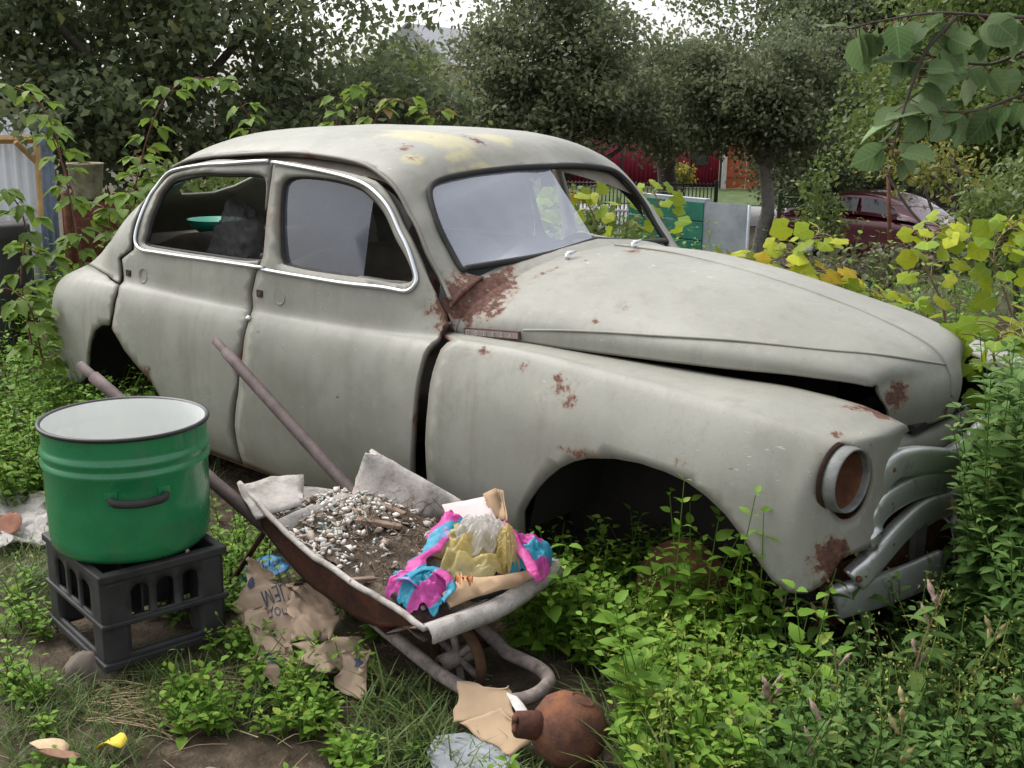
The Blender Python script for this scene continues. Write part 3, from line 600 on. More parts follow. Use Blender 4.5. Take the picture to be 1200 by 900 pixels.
B3 = pxy((1000,680,-.56),(1016,664,-.53),(1036,642,-.47),(1056,620,-.38),(1080,600,-.25),(1108,590,-.06))
for P, r, fl in ((B1, .040, (.6, 1.0, .55)), (B2, .037, (.6, 1.0, .55)), (B3, .037, (.6, 1.0, .55))):
    half = crom(P, 26); full = np.concatenate([half, MIR(half[::-1])[1:]])
    gb_ = part('grille_bar', *tube(full, r, 20, flat=fl), M_CHROME, car)
    for q_ in (2, 12): part('bolt', *lathe([(.009, 0), (.009, .005), (.006, .008), (0, .009)], 12, (.5, -1, .1), full[q_]+np.array([.012, -r*.62, 0])), M_RUST, gb_)
part('grille_backing', *box((0.34, 0, 0.30), (0.05, 0.84, 0.44)), M_RUST, car, False)
part('grille_prop', *box((.47, -.16, .27), (.02, .045, .26), rotz(-.3)), plain('bare_grey_steel', (0.2, 0.19, 0.17), 0.6, 0.3), car, False)
sp = np.array([[(.50+.055*math.sin(a)*1.0, -.10+.10*t, .24+.10*math.cos(a)+0.015*math.sin(9*t+a*3)) for a in np.linspace(-.6, 2.4, 14)] for t in np.linspace(0, 1, 7)])
solid(part('torn_trim', *gridmesh(sp), plain('scuffed_plastic_grey', (0.34, 0.31, 0.31), 0.6), car), 0.004)
part('bumper', *tube(crom(pxy((978,706,-.58),(1000,700,-.54),(1030,692,-.46),(1064,680,-.36),(1100,664,-.22)), 30), .05, 20, flat=(.35, 1, .6)), M_CHROME, car)
part('apron', *gridmesh(np.array([[(.44+.03*math.sin(3*t)-.25*y*y, y, .10+.19*t) for y in np.linspace(-.58, .58, 15)] for t in np.linspace(0, 1, 6)])), M_RUST, car)
# interior
def cushion(name, c, s, R=None, mat=M_SEAT, n=10):
    U = np.linspace(-1, 1, n); V = []
    a = np.linspace(-math.pi/2, math.pi/2, 9); b = np.linspace(0, 2*math.pi, 28, endpoint=False)
    pw = lambda q: np.sign(q)*np.abs(q)**0.42
    G = np.array([[(pw(math.cos(i))*pw(math.cos(j)), pw(math.cos(i))*pw(math.sin(j)), pw(math.sin(i))) for j in np.r_[b, b[:1]]] for i in a])*np.asarray(s)/2
    G = G+fbm(G+np.asarray(c), 6, 2)[..., None]*0.012
    if R is not None: G = G@np.asarray(R).T
    return part(name, *gridmesh(G+np.asarray(c)), mat, car)
cushion('seat_cushion', (-1.55, 0, .36), (.55, 1.25, .22)); cushion('seat_backrest', (-1.84, 0, .66), (.18, 1.25, .56), roty(-.25))
cushion('seat_cushion', (-2.55, 0, .38), (.55, 1.25, .22)); cushion('seat_backrest', (-2.88, 0, .62), (.18, 1.20, .55), roty(-.35))
part('parcel_shelf', *box((-3.12, 0, .845), (.36, 1.05, .03)), M_LINER, car, False)
part('dashboard', *tube(crom([(-.98, -.62, .86), (-.93, 0, .90), (-.98, .62, .86)], 20), .07, 10, flat=(.8, 1.2)), plain('dashboard_paint', (0.10, 0.11, 0.11), 0.5), car)
st = np.array([(-1.28+.06*math.sin(w), .36+.19*math.cos(w), .80+.18*math.sin(w)) for w in np.linspace(0, 2*math.pi, 40, endpoint=False)])
sw = part('steering_wheel', *tube(st, .012, 8, closed=True), M_RUBBER, car); part('steering_column', *tube([(-1.27, .36, .80), (-.9, .36, .62)], .018, 8), M_RUBBER, sw)
for s in (1,):
    for poly in (win_r,):
        P, T, d = cut(SB, grow(poly, 1.02), [], 0.08, True); P[:, 1] -= 0.02; part('window_glass', P, T, M_OLDGLASS, car)

# ------------------------------------------------------------------ ground and distance
FH = np.array([FW[0], FW[1], 0.0]); FH /= np.linalg.norm(FH)
def sstep(a, b, x): t = np.clip((x-a)/(b-a), 0, 1); return t*t*(3-2*t)
def gz(x, y):
    x = np.asarray(x, float); y = np.asarray(y, float)
    s = (x-CAM[0])*FH[0]+(y-CAM[1])*FH[1]
    P = np.stack(np.broadcast_arrays(x, y, 0*x), -1)
    near = 1-sstep(5, 9, s)
    return -1.6*sstep(7.5, 22, s)+fbm(P, 0.9, 3, 3)*0.03*near+fbm(P, 5, 2, 8)*0.012*near-0.01*near
def gpos(u, t):                                          # point of the ground in the column of pixel u, at horizontal distance t
    d = ray(u, 400.0); d = d*np.array([1, 1, 0]); d /= d@FH; p = CAM+d*t; return np.array([p[0], p[1], float(gz(p[0], p[1]))])
def at_h(u, v, t):                                       # point on the ray of a pixel at horizontal distance t
    d = ray(u, v); return CAM+d*(t/(d@FH))
def ground_mat():
    M = Mat('yard_soil'); a = M.noise(1.3, 6, 0.6); b = M.noise(14, 7, 0.7)
    c = M.ramp(b, [(0.3, (0.030, 0.022, 0.014)), (0.55, (0.075, 0.056, 0.038)), (0.75, (0.14, 0.11, 0.08))])
    c = M.mix(M.math('MULTIPLY', M.step(a, 0.45, 0.65), 0.6), c, (0.045, 0.062, 0.02))
    return M.bsdf(c, 0.95, 0, M.bump(M.math('ADD', b, M.noise(60, 5)), 0.7, 0.02), 0.2)
def nonuniform(lo, hi, n, c): t = np.linspace(-1, 1, n); t = np.sign(t)*np.abs(t)**2.6; return np.where(t < 0, c+(c-lo)*t, c+(hi-c)*t)
gx = nonuniform(-140, 90, 170, -0.5); gy = nonuniform(-30, 180, 170, -1.0)
GX, GY = np.meshgrid(gx, gy, indexing='ij')
part('ground', *gridmesh(np.stack([GX, GY, gz(GX, GY)], -1)), ground_mat(), None, True, kind='structure')
def strip_ground(name, pts_l, pts_r, mat, dz, n=24):     # sheet laid on the ground between two edges
    L, Rr = crom(pts_l, n), crom(pts_r, n); G = np.array([[a+(b-a)*t for t in np.linspace(0, 1, 8)] for a, b in zip(L, Rr)]); G[..., 2] = gz(G[..., 0], G[..., 1])+dz
    V, F = gridmesh(G); return part(name, V, face_up(V, F), mat, None, True, kind='structure')
M_ROAD = plain('pale_asphalt', (0.23, 0.22, 0.215), 0.9, scale=3, var=0.18)
M_VERGE = plain('verge_grass', (0.055, 0.085, 0.022), 0.95, scale=3, var=0.5, bumpy=0.6)
strip_ground('road', [gpos(300, 30), gpos(800, 30), gpos(1400, 30)], [gpos(300, 36), gpos(800, 36), gpos(1400, 36)], M_ROAD, 0.02)
strip_ground('verge', [gpos(300, 36.2), gpos(800, 36.2), gpos(1400, 36.2)], [gpos(300, 44), gpos(800, 44), gpos(1400, 44)], M_VERGE, 0.03)
strip_ground('path', [gpos(820, 19), gpos(950, 20.5), gpos(1080, 22)], [gpos(820, 23), gpos(950, 24), gpos(1080, 25)], plain('path_concrete', (0.20, 0.18, 0.155), 0.9, scale=4), 0.03)

# ------------------------------------------------------------------ foliage builders
def leaf_mat(name, dark, mid, light, accent=None, acc_at=0.93, transl=0.3, rough=0.5, spec=0.35, veins=False):
    M = Mat(name); r = M.attr('tone')
    st = [(0.0, dark), (0.5, mid), (0.88, light)]
    if accent: st += [(acc_at, accent)]
    c = M.ramp(r, st); c = M.mix(M.math('MULTIPLY', M.noise(30, 3), 0.35), c, tuple(a*0.6 for a in mid))
    if veins:                                            # midrib, side veins and brown blotches in the leaf's own coordinates
        tc = M.n('ShaderNodeTexCoord'); sx = M.n('ShaderNodeSeparateXYZ'); M.l(tc.outputs['Object'], sx.inputs[0]); ax = M.math('ABSOLUTE', sx.outputs[0])
        rib = M.math('SUBTRACT', 1.0, M.step(ax, 0.008, 0.026)); fr_ = M.math('FRACT', M.math('MULTIPLY', M.math('SUBTRACT', sx.outputs[1], M.math('MULTIPLY', ax, 0.9)), 6.0)); sv = M.math('SUBTRACT', 1.0, M.step(M.math('ABSOLUTE', M.math('SUBTRACT', fr_, 0.5)), 0.03, 0.13))
        c = M.mix(M.math('MULTIPLY', M.math('MAXIMUM', rib, M.math('MULTIPLY', sv, 0.6)), 0.28), c, tuple(min(1, a*1.5+.03) for a in light))
        ob = M.n('ShaderNodeObjectInfo'); va = M.n('ShaderNodeVectorMath', operation='ADD'); M.l(tc.outputs['Object'], va.inputs[0]); cb = M.n('ShaderNodeCombineXYZ'); M.l(M.math('MULTIPLY', ob.outputs['Random'], 40.0), cb.inputs[2]); M.l(cb.outputs[0], va.inputs[1])
        sp = M.noise(4.5, 4, 0.6, va.outputs[0]); c = M.mix(M.math('MULTIPLY', M.step(sp, 0.60, 0.72), 0.7), c, (0.16, 0.10, 0.035)); hv = M.n('ShaderNodeHueSaturation'); M.l(M.math('ADD', 0.72, M.math('MULTIPLY', ob.outputs['Random'], 0.5)), hv.inputs['Value']); M.l(c, hv.inputs['Color']); c = hv.outputs[0]
    b = M.n('ShaderNodeBsdfPrincipled'); M.put(b.inputs['Base Color'], c); b.inputs['Roughness'].default_value = rough; b.inputs['Specular IOR Level'].default_value = spec
    t = M.n('ShaderNodeBsdfTranslucent'); M.l(M.mix(0.5, c, light), t.inputs[0])
    m = M.n('ShaderNodeMixShader'); m.inputs[0].default_value = transl
    M.l(b.outputs[0], m.inputs[1]); M.l(t.outputs[0], m.inputs[2]); M.l(m.outputs[0], M.out.inputs['Surface']); return M.m
DIAMOND = (np.array([(0, 0, 0), (-.32, .45, .07), (0, 1, -.05), (.32, .45, .07)], float), np.array([(0, 2, 1), (0, 3, 2)]))
def leaf_tmpl(w=0.5, n=5, curl=0.25, fold=0.10, kind='ovate', teeth=0.0):
    V = []; t = np.linspace(0, 1, n+1)
    for q in t:
        if kind == 'ovate': hw = w*0.5*math.sin(math.pi*min(1, q**0.75*0.97+0.02))**0.85
        elif kind == 'lance': hw = w*0.5*math.sin(math.pi*q**0.85)
        elif kind == 'heart': hw = w*0.5*(math.sin(math.pi*min(1, q*0.86+0.14))**0.7)
        else: hw = w*0.5*(1-q)**0.6
        hw *= 1+teeth*(1 if (int(round(q*n)) % 2) else -1)
        z = -curl*q*q; f = fold*hw/(w*0.5+1e-9)*0.5
        V += [(-hw, q-0.02*teeth*5, z+f), (0, q, z), (hw, q-0.02*teeth*5, z+f)]
    F = []
    for i in range(n):
        a = i*3; F += [(a, a+1, a+4, a+3), (a+1, a+2, a+5, a+4)]
    T = [];
    for f in F: T += [(f[0], f[1], f[2]), (f[0], f[2], f[3])]
    return np.array(V), np.array(T)
OVATE = leaf_tmpl(0.62, 4, 0.28, 0.16); LANCE = leaf_tmpl(0.36, 5, 0.40, 0.12, 'lance'); HEART = leaf_tmpl(0.95, 5, 0.25, 0.18, 'heart'); SERR = leaf_tmpl(0.66, 7, 0.30, 0.18, 'ovate', 0.08); BLADE = leaf_tmpl(0.055, 5, 0.55, 0.02, 'blade'); SMALL = leaf_tmpl(0.55, 2, 0.2, 0.15)
def vineleaf():                                          # five-lobed grape leaf
    A = np.radians([-90, -62, -30, -12, 12, 30, 52, 72, 90, 108, 128, 150, 168, 192, 210, 242]); R = np.array([.20, .50, .54, .50, .58, .60, .53, .60, .70, .60, .53, .60, .58, .50, .54, .50])
    V = [(0, .32, 0)]+[(r*math.cos(a), .32+r*math.sin(a), -0.42*r*r+0.05*math.sin(5*a)) for a, r in zip(A, R)]; n = len(A)
    return np.array(V), np.array([(0, 1+i, 1+(i+1) % n) for i in range(n)])
VINE = vineleaf()
def unit(v): return v/(np.linalg.norm(v, axis=-1, keepdims=True)+1e-12)
def scatter(tm, pos, dirs, nrm, size, tone):
    TV, TF = tm; k = len(TV); N = len(pos)
    ey = unit(np.asarray(dirs, float)); ez = np.asarray(nrm, float); ez = unit(ez-ey*(ez*ey).sum(1, keepdims=True)); ex = np.cross(ey, ez)
    s = np.broadcast_to(np.asarray(size, float), (N,))[:, None, None]
    V = pos[:, None]+s*(TV[None, :, 0:1]*ex[:, None]+TV[None, :, 1:2]*ey[:, None]+TV[None, :, 2:3]*ez[:, None])
    F = (TF[None]+(np.arange(N)*k)[:, None, None]).reshape(-1, TF.shape[1])
    return V.reshape(-1, 3), F, np.repeat(tone, k)
def merge(*L):
    V, F, T, n = [], [], [], 0
    for v, f, t in L: V.append(v); F.append(f+n); T.append(t); n += len(v)
    return np.concatenate(V), np.concatenate(F), np.concatenate(T)
def tris(V, F): 
    T = []
    for f in F:
        for i in range(1, len(f)-1): T.append((f[0], f[i], f[i+1]))
    return np.asarray(V, float), np.array(T)
def rdir(n, up=0.0): v = rng.normal(size=(n, 3)); v[:, 2] += up; return unit(v)
M_BARK = plain('bark', (0.075, 0.062, 0.05), 0.95, scale=18, var=0.4, bumpy=0.7)
M_TREE1 = leaf_mat('plum_leaf', (0.060, 0.080, 0.036), (0.112, 0.142, 0.064), (0.165, 0.195, 0.095), (0.26, 0.25, 0.06), 0.97, 0.5, 0.5, 0.35)
M_TREE2 = leaf_mat('grey_green_leaf', (0.068, 0.086, 0.040), (0.120, 0.145, 0.070), (0.175, 0.20, 0.105), (0.22, 0.20, 0.08), 0.97, 0.5, 0.5, 0.35)
M_TREE3 = leaf_mat('fresh_tree_leaf', (0.050, 0.082, 0.018), (0.098, 0.145, 0.032), (0.16, 0.21, 0.055), (0.28, 0.25, 0.06), 0.96, 0.42, 0.5, 0.35)
def tree(name, label, base, blobs, nleaf, lsize, mat, trunk_r=0.15, tilt=(0, 0), limbs=7, group=None, fork=0.45, per=42, spread=0.30, tm=DIAMOND, bark=None):
    """blobs: list of (centre, (rx, ry, rz), weight); leaves in clumps through each blob"""
    e = empty(name, base); base = np.asarray(base, float)
    if nleaf > 5000:                                     # ragged outline: smaller lobes round each main one
        ex_ = []
        for c_, r_, w_ in blobs:
            for d_ in rdir(7, 0.4): ex_.append((np.asarray(c_)+d_*np.asarray(r_)*rng.uniform(.8, 1.3), tuple(np.asarray(r_)*rng.uniform(.18, .45)), w_*.10))
        blobs = list(blobs)+ex_
    W_ = np.array([b[2] for b in blobs], float); W_ /= W_.sum(); pos = []; ctr = []; cidx = []; nb_ = 0
    for (c, r, _), w in zip(blobs, W_):
        nc = max(6, int(nleaf*w/per)); d = rdir(nc); rr = rng.random(nc)**0.42; rr *= 1+0.18*vnoise(d*2.2+np.asarray(c), 1.0, 4)
        cc = np.asarray(c)+d*rr[:, None]*np.asarray(r); ctr.append(cc)
        k = rng.integers(int(per*0.5), int(per*1.5), nc); idx = np.repeat(np.arange(nc), k); cidx.append(idx+nb_); nb_ += nc
        pos.append(cc[idx]+rng.normal(size=(len(idx), 3))*np.array([spread, spread, spread*0.62]))
    pos = np.concatenate(pos); ctr = np.concatenate(ctr); cidx = np.concatenate(cidx); n = len(pos)
    dirs = rdir(n, -0.35); nr = rdir(n, 1.1); ct = np.concatenate([np.repeat(rng.normal(size=len(q_))*.16, 1) for q_ in [ctr]])[cidx]; tone = np.clip(rng.beta(2.2, 2.2, n)*0.75+0.10+ct+0.12*vnoise(pos, 0.9, 2), 0, 0.95); tone[rng.random(n) > 0.985] = 1.0
    V, F, T = scatter(tm, pos, dirs, nr, lsize*rng.uniform(0.65, 1.25, n), tone)
    part('crown', V, F, mat, e, False, dict(tone=T))
    cm = np.average([b[0] for b in blobs], axis=0, weights=W_); top = base+(cm-base)*fork; mid = (base+top)/2+np.array([tilt[0], tilt[1], 0])
    tk = part('trunk', *tube(crom([base+np.array([0, 0, -0.2]), base+(mid-base)*0.5, mid, top], 16), np.linspace(trunk_r*1.25, trunk_r*0.8, 16), 12), bark or M_BARK, e)
    for i in range(limbs):
        q = ctr[rng.integers(len(ctr))]; m = (top+q)/2+rng.normal(size=3)*0.12*np.linalg.norm(q-top)*np.array([1, 1, 0.5]); L = crom([top+(mid-top)*rng.random()*0.4, m, q], 12)
        part('limb', *tube(L, np.linspace(trunk_r*0.5, 0.012, 12), 7), bark or M_BARK, e)
    tag(e, label, 'tree', group); return e

def blob(u, v, t, ru, rv, depth=None, w=1.0):            # crown lobe: centre pixel at distance t, half-size in pixels
    c = at_h(u, v, t); k = t/FPX; r = np.array([ru*k, (depth or ru*k*0.9), rv*k])
    return (c, (max(r[0], r[1])*0.5+r[0]*0.5, max(r[0], r[1])*0.5+r[1]*0.5, r[2]), w)

# ------------------------------------------------------------------ trees behind the car
tree('plum_tree', 'big dark plum tree filling the upper left behind the saloon', gpos(190, 11.0),
     [blob(60, 60, 10.5, 190, 150, 1.3, 1.0), blob(230, 40, 11.0, 190, 120, 1.4, 1.0), blob(350, 60, 11.5, 110, 110, 1.3, .8), blob(130, 150, 10.0, 150, 80, 1.0, .6), blob(300, 130, 10.8, 150, 70, 1.0, .6), blob(430, 150, 12, 70, 45, 1.0, .3), blob(-60, 120, 10, 90, 150, 1.0, .4), blob(240, -60, 11.2, 190, 80, 1.6, .6), blob(40, 10, 10.8, 150, 70, 1.3, .7), blob(-30, 60, 11, 90, 90, 1.2, .5)],
     31000, 0.092, M_TREE1, 0.13, (0.1, 0), 26, 'garden trees', 0.55, 45, 0.15)
tree('fruit_tree', 'tall grey green fruit tree rising above the saloon roof', gpos(640, 25.0),
     [blob(640, 90, 24.5, 100, 80, 1.8, 1.0), blob(600, 140, 24, 80, 55, 1.5, .7), blob(690, 122, 24.5, 80, 38, 1.5, .8), blob(620, 40, 25, 60, 50, 1.2, .5), blob(660, 10, 25, 50, 40, 1.2, .35), blob(560, 110, 24, 40, 60, 1.0, .3), blob(720, 110, 25, 50, 60, 1.4, .4), blob(610, 172, 24, 85, 24, 1.5, .5)],
     34000, 0.125, M_TREE2, 0.16, (0, 0), 18, 'garden trees', 0.5, 50, 0.24)
tree('fruit_tree', 'leafy fruit tree standing in front of the crimson fence', gpos(772, 34.0),
     [blob(770, 115, 33, 70, 46, 2.2, 1.0), blob(800, 128, 32, 80, 26, 2.2, .8), blob(740, 120, 33, 55, 32, 2, .6), blob(810, 95, 33, 45, 35, 1.6, .3), blob(845, 110, 33, 45, 40, 1.8, .4), blob(715, 110, 33, 35, 35, 1.6, .25)],
     30000, 0.15, M_TREE2, 0.30, (0.1, 0), 16, 'garden trees', 0.42, 50, 0.28)
tree('street_tree', 'grey trunked tree leaning beside the right iron fence', gpos(882, 25.0),
     [blob(885, 120, 24.5, 65, 55, 1.6, 1.0), blob(865, 125, 24.5, 60, 34, 1.4, .6), blob(930, 150, 24, 70, 50, 1.4, .7), blob(945, 95, 25, 60, 50, 1.6, .6)],
     30000, 0.12, M_TREE2, 0.15, (0.12, 0.08), 12, 'garden trees', 0.62, 50, 0.22, bark=plain('pale_bark', (.20, .185, .165), .95, scale=14, var=.35, bumpy=.6))
tree('walnut_tree', 'darkest tall tree at the top right above the maroon car', gpos(1010, 31.0),
     [blob(960, 20, 30, 110, 55, 2.5, 1.0), blob(1060, 40, 30, 120, 90, 2.5, 1.0), blob(1000, 110, 30, 90, 60, 2.0, .6)],
     36000, 0.15, M_TREE1, 0.25, (0, 0), 12, 'garden trees', 0.5, 50, 0.36)
tree('hazel_tree', 'bright green bushy tree at the right edge behind the overhanging branch', gpos(1150, 17.0),
     [blob(1130, 90, 16.5, 110, 80, 1.5, 1.0), blob(1190, 170, 15.5, 80, 60, 1.2, .7), blob(1090, 160, 16.5, 70, 40, 1.2, .5), blob(1230, 60, 16, 70, 100, 1.2, .5), blob(1170, 10, 17, 130, 60, 1.5, .6)],
     30000, 0.10, M_TREE3, 0.10, (0, 0), 12, 'garden trees', 0.45, 45, 0.24)
tree('birch_tree', 'small sparse tree between the plum and the tall fruit tree', gpos(520, 30.0),
     [blob(500, 120, 29, 70, 50, 1.6, 1.0), blob(450, 110, 28, 45, 50, 1.4, .6), blob(545, 165, 29, 60, 30, 1.5, .5)],
     8000, 0.12, M_TREE3, 0.09, (0, 0), 10, 'garden trees', 0.5, 40, 0.34)
tree('hedge_tree', 'low dense tree behind the iron fence left of the crimson fence', gpos(560, 46.0),
     [blob(540, 190, 45, 150, 34, 3, 1.0), blob(420, 190, 44, 120, 40, 3, .8)], 16000, 0.20, M_TREE2, 0.2, (0, 0), 6, 'garden trees', 0.4, 40, 0.5)
tree('hedge_tree', 'dark leafy mass behind the right iron fence beside the grey trunk', gpos(960, 29.0),
     [blob(950, 195, 29, 50, 45, 1.6, 1.0), blob(1010, 205, 29.5, 50, 35, 1.6, .7)], 14000, 0.12, M_TREE1, 0.12, (0, 0), 6, 'garden trees', 0.4, 40, 0.3)

# ------------------------------------------------------------------ far fences, gate, house
M_CRIM = plain('crimson_sheet', (0.24, 0.018, 0.045), 0.55, scale=3, var=0.2)
M_ORNG = plain('orange_red_paint', (0.38, 0.085, 0.035), 0.6, scale=3, var=0.2)
M_IRON = plain('green_iron', (0.045, 0.075, 0.035), 0.6, scale=20, var=0.4)
M_DIRON = plain('dark_iron', (0.03, 0.035, 0.03), 0.6, scale=20, var=0.4)
def corrug(a, b, h, n, amp, z0):                          # corrugated sheet from a to b
    a = np.asarray(a, float); b = np.asarray(b, float); d = b-a; d[2] = 0; L = np.linalg.norm(d); nrm = np.array([d[1], -d[0], 0])/L
    G = np.array([[a+(b-a)*t+nrm*amp*(1 if (i//2) % 2 else -1)+np.array([0, 0, z]) for i, t in enumerate(np.linspace(0, 1, n))] for z in (z0, z0+h)])
    return gridmesh(G)
fe = empty('crimson_fence', gpos(760, 43)); tag(fe, 'crimson corrugated metal fence across the road', 'fence')
pts = [gpos(u, 43.5) for u in (560, 600, 640, 680, 720, 760, 800, 831)]
for a, b in zip(pts[:-1], pts[1:]):
    solid(part('sheet_panel', *corrug(a, b, 2.4, 33, 0.018, 0.05), M_CRIM, fe, False), 0.004)
for p in pts: part('post', *box(p+np.array([0.05, 0.06, 1.2]), (0.07, 0.07, 2.5)), M_DIRON, fe, False)
part('house_plate', *box(at_h(822, 185, 43.3), (0.5, 0.03, 0.5), rotz(YAW-math.pi/2)), M_DIRON, fe, False)
ge = empty('red_gate', gpos(862, 43)); tag(ge, 'orange red sheet metal gate beside the crimson fence', 'gate')
Rg = rotz(YAW-math.pi/2)
for u in (850, 873): part('gate_leaf', *box(gpos(u, 43.2)+np.array([0, 0, 1.25]), (0.72, 0.05, 2.4), Rg), M_ORNG, ge, False)
for u in (837, 885): part('gate_post', *box(gpos(u, 43.1)+np.array([0, 0, 1.35]), (0.16, 0.16, 2.7), Rg), plain('pale_post_%d' % u, (0.5, 0.46, 0.42) if u < 850 else (0.25, 0.12, 0.06), 0.8), ge, False)
for z in (0.5, 1.2, 2.0): part('gate_rail', *box(gpos(861, 43.13)+np.array([0, 0, z]), (1.45, 0.03, 0.06), Rg), M_ORNG, ge, False)
def iron_fence(name, label, u0, u1, t0, t1, h, n, mat, scroll=False):
    e = empty(name, gpos((u0+u1)/2, (t0+t1)/2)); tag(e, label, 'fence', None)
    a, b = gpos(u0, t0), gpos(u1, t1)
    for z in (0.12, h-0.05)+((h-0.28,) if scroll else ()): part('rail', *tube([a+np.array([0, 0, z]), b+np.array([0, 0, z])], 0.022, 6), mat, e)
    V, F = tube([(0, 0, 0.05), (0, 0, h-(0.28 if scroll else 0.0))], 0.016, 6); me = mesh('picket', V, F)
    for k in range(n+1):
        p = a+(b-a)*k/n; o = link('picket', me, e, mat); o.location = p
    for k in (0, n): p = a+(b-a)*k/n; part('post', *box(p+np.array([0.03, 0, h/2]), (0.09, 0.09, h+0.12), Rg), mat, e, False)
    if scroll:
        m = n//2
        for k in range(m):
            p = a+(b-a)*(k+0.5)/m+np.array([0, 0, h-0.165]); w = np.linspace(0, 2*math.pi, 16, endpoint=False); d = unit((b-a)*np.array([1, 1, 0]))
            part('scroll', *tube(np.array([p+d*0.07*math.cos(q)+np.array([0, 0, 0.09*math.sin(q)]) for q in w]), 0.012, 5, closed=True), mat, e)
    return e
iron_fence('iron_fence', 'dark picket fence seen past the windscreen pillar below the crimson fence', 640, 828, 29.5, 29.5, 1.15, 44, M_DIRON)
iron_fence('iron_fence', 'green iron fence with scroll top right of the grey tree trunk', 901, 946, 27.2, 26.8, 1.05, 13, M_IRON, True)
iron_fence('iron_fence', 'pale wire picket fence seen through the empty windscreen half', 560, 775, 16.0, 16.0, 1.1, 46, plain('pale_wire', (0.42, 0.42, 0.40), 0.6))
# white gabled house piece between the trees
he = empty('white_house', gpos(525, 52)); tag(he, 'distant pale house with grey roof peeping between the trees', 'house')
c = at_h(512, 98, 52)
part('wall', *box((c[0], c[1], c[2]-1.4), (4.0, 4.0, 4.2), Rg), plain('white_render', (0.62, 0.60, 0.58), 0.8), he, False)
Vr = np.array([(-2.4, -2.4, 0), (2.4, -2.4, 0), (2.4, 2.4, 0), (-2.4, 2.4, 0), (-2.4, 0, 1.7), (2.4, 0, 1.7)])@rotz(YAW-0.5).T+c+np.array([0, 0, 0.7])
part('roof', Vr, [(0, 1, 5, 4), (2, 3, 4, 5), (0, 4, 3), (1, 2, 5), (0, 3, 2, 1)], plain('grey_slate', (0.30, 0.30, 0.31), 0.7), he, False)
part('window', *box(c+np.array([0.8, -2.0, -0.4]), (0.9, 0.08, 1.0), Rg), plain('window_dark', (0.05, 0.06, 0.07), 0.2), he, False)
he = empty('brick_house', gpos(470, 40)); tag(he, 'orange roofed house just above the saloon roof behind the raspberries', 'house')
c = at_h(480, 150, 40)
part('wall', *box((c[0], c[1], c[2]-1.9), (4.5, 3.5, 3.4), Rg), plain('cream_wall', (0.48, 0.44, 0.38), 0.85), he, False)
Vr = np.array([(-2.6, -2.0, 0), (2.6, -2.0, 0), (2.6, 2.0, 0), (-2.6, 2.0, 0), (-2.6, 0, 1.0), (2.6, 0, 1.0)])@Rg.T+c+np.array([0, 0, -0.25])
part('roof', Vr, [(0, 1, 5, 4), (2, 3, 4, 5), (0, 4, 3), (1, 2, 5), (0, 3, 2, 1)], plain('terracotta', (0.36, 0.14, 0.075), 0.8), he, False)
part('window', *box(c+np.array([0.5, -1.8, -1.2]), (0.9, 0.08, 1.0), Rg), bpy.data.materials['window_dark'], he, False)
# weathered board wall behind the maroon car
we = empty('board_wall', gpos(1100, 31)); tag(we, 'dark weathered board wall behind the maroon car', 'wall')
M_BOARD = plain('old_boards', (0.075, 0.062, 0.055), 0.9, scale=6, var=0.5)
a, b = gpos(985, 31.5), gpos(1260, 27.5); n = 46
for k in range(n):
    p = a+(b-a)*(k+0.5)/n; part('plank', *box(p+np.array([0, 0.01*(k % 2), 1.05+0.03*math.sin(k*3.7)]), (np.linalg.norm(b-a)/n*0.96, 0.03, 2.1), rotz(math.atan2(b[1]-a[1], b[0]-a[0]))), M_BOARD, we, False)
# rusty fence post with wires in the right middle distance
for k, (u, v0, t, lab) in enumerate([(1039, 200, 12.0, 'thin rusty iron post standing in front of the maroon car'), (1330, 150, 11.0, 'thin rusty iron post at the far right holding the wires')]):
    b_ = gpos(u, t); tp = at_h(u+2, v0, t); pe = empty('fence_post', b_); tag(pe, lab, 'post', 'wire fence posts')
    part('rod', *tube([b_+np.array([0, 0, -.1]), tp], 0.022, 8), M_RUST, pe); part('wire_hook', *tube([tp+np.array([0, 0, -.03]), tp+np.array([.03, -.02, -.02])], 0.006, 6), M_RUST, pe)
for va, vb in ((195, 190), (217, 216), (240, 243)):
    a_ = at_h(1039, va, 12.0); b_ = at_h(1330, vb, 11.0); m_ = (a_+b_)/2-np.array([0, 0, .05])
    tag(part('fence_wire', *tube(crom([a_, m_, b_], 16), 0.004, 5), M_DIRON), {195: 'uppermost thin wire strung right from the rusty post', 217: 'middle thin wire strung right from the rusty post', 240: 'lowest thin wire strung right from the rusty post'}[va], 'wire', 'fence wires')

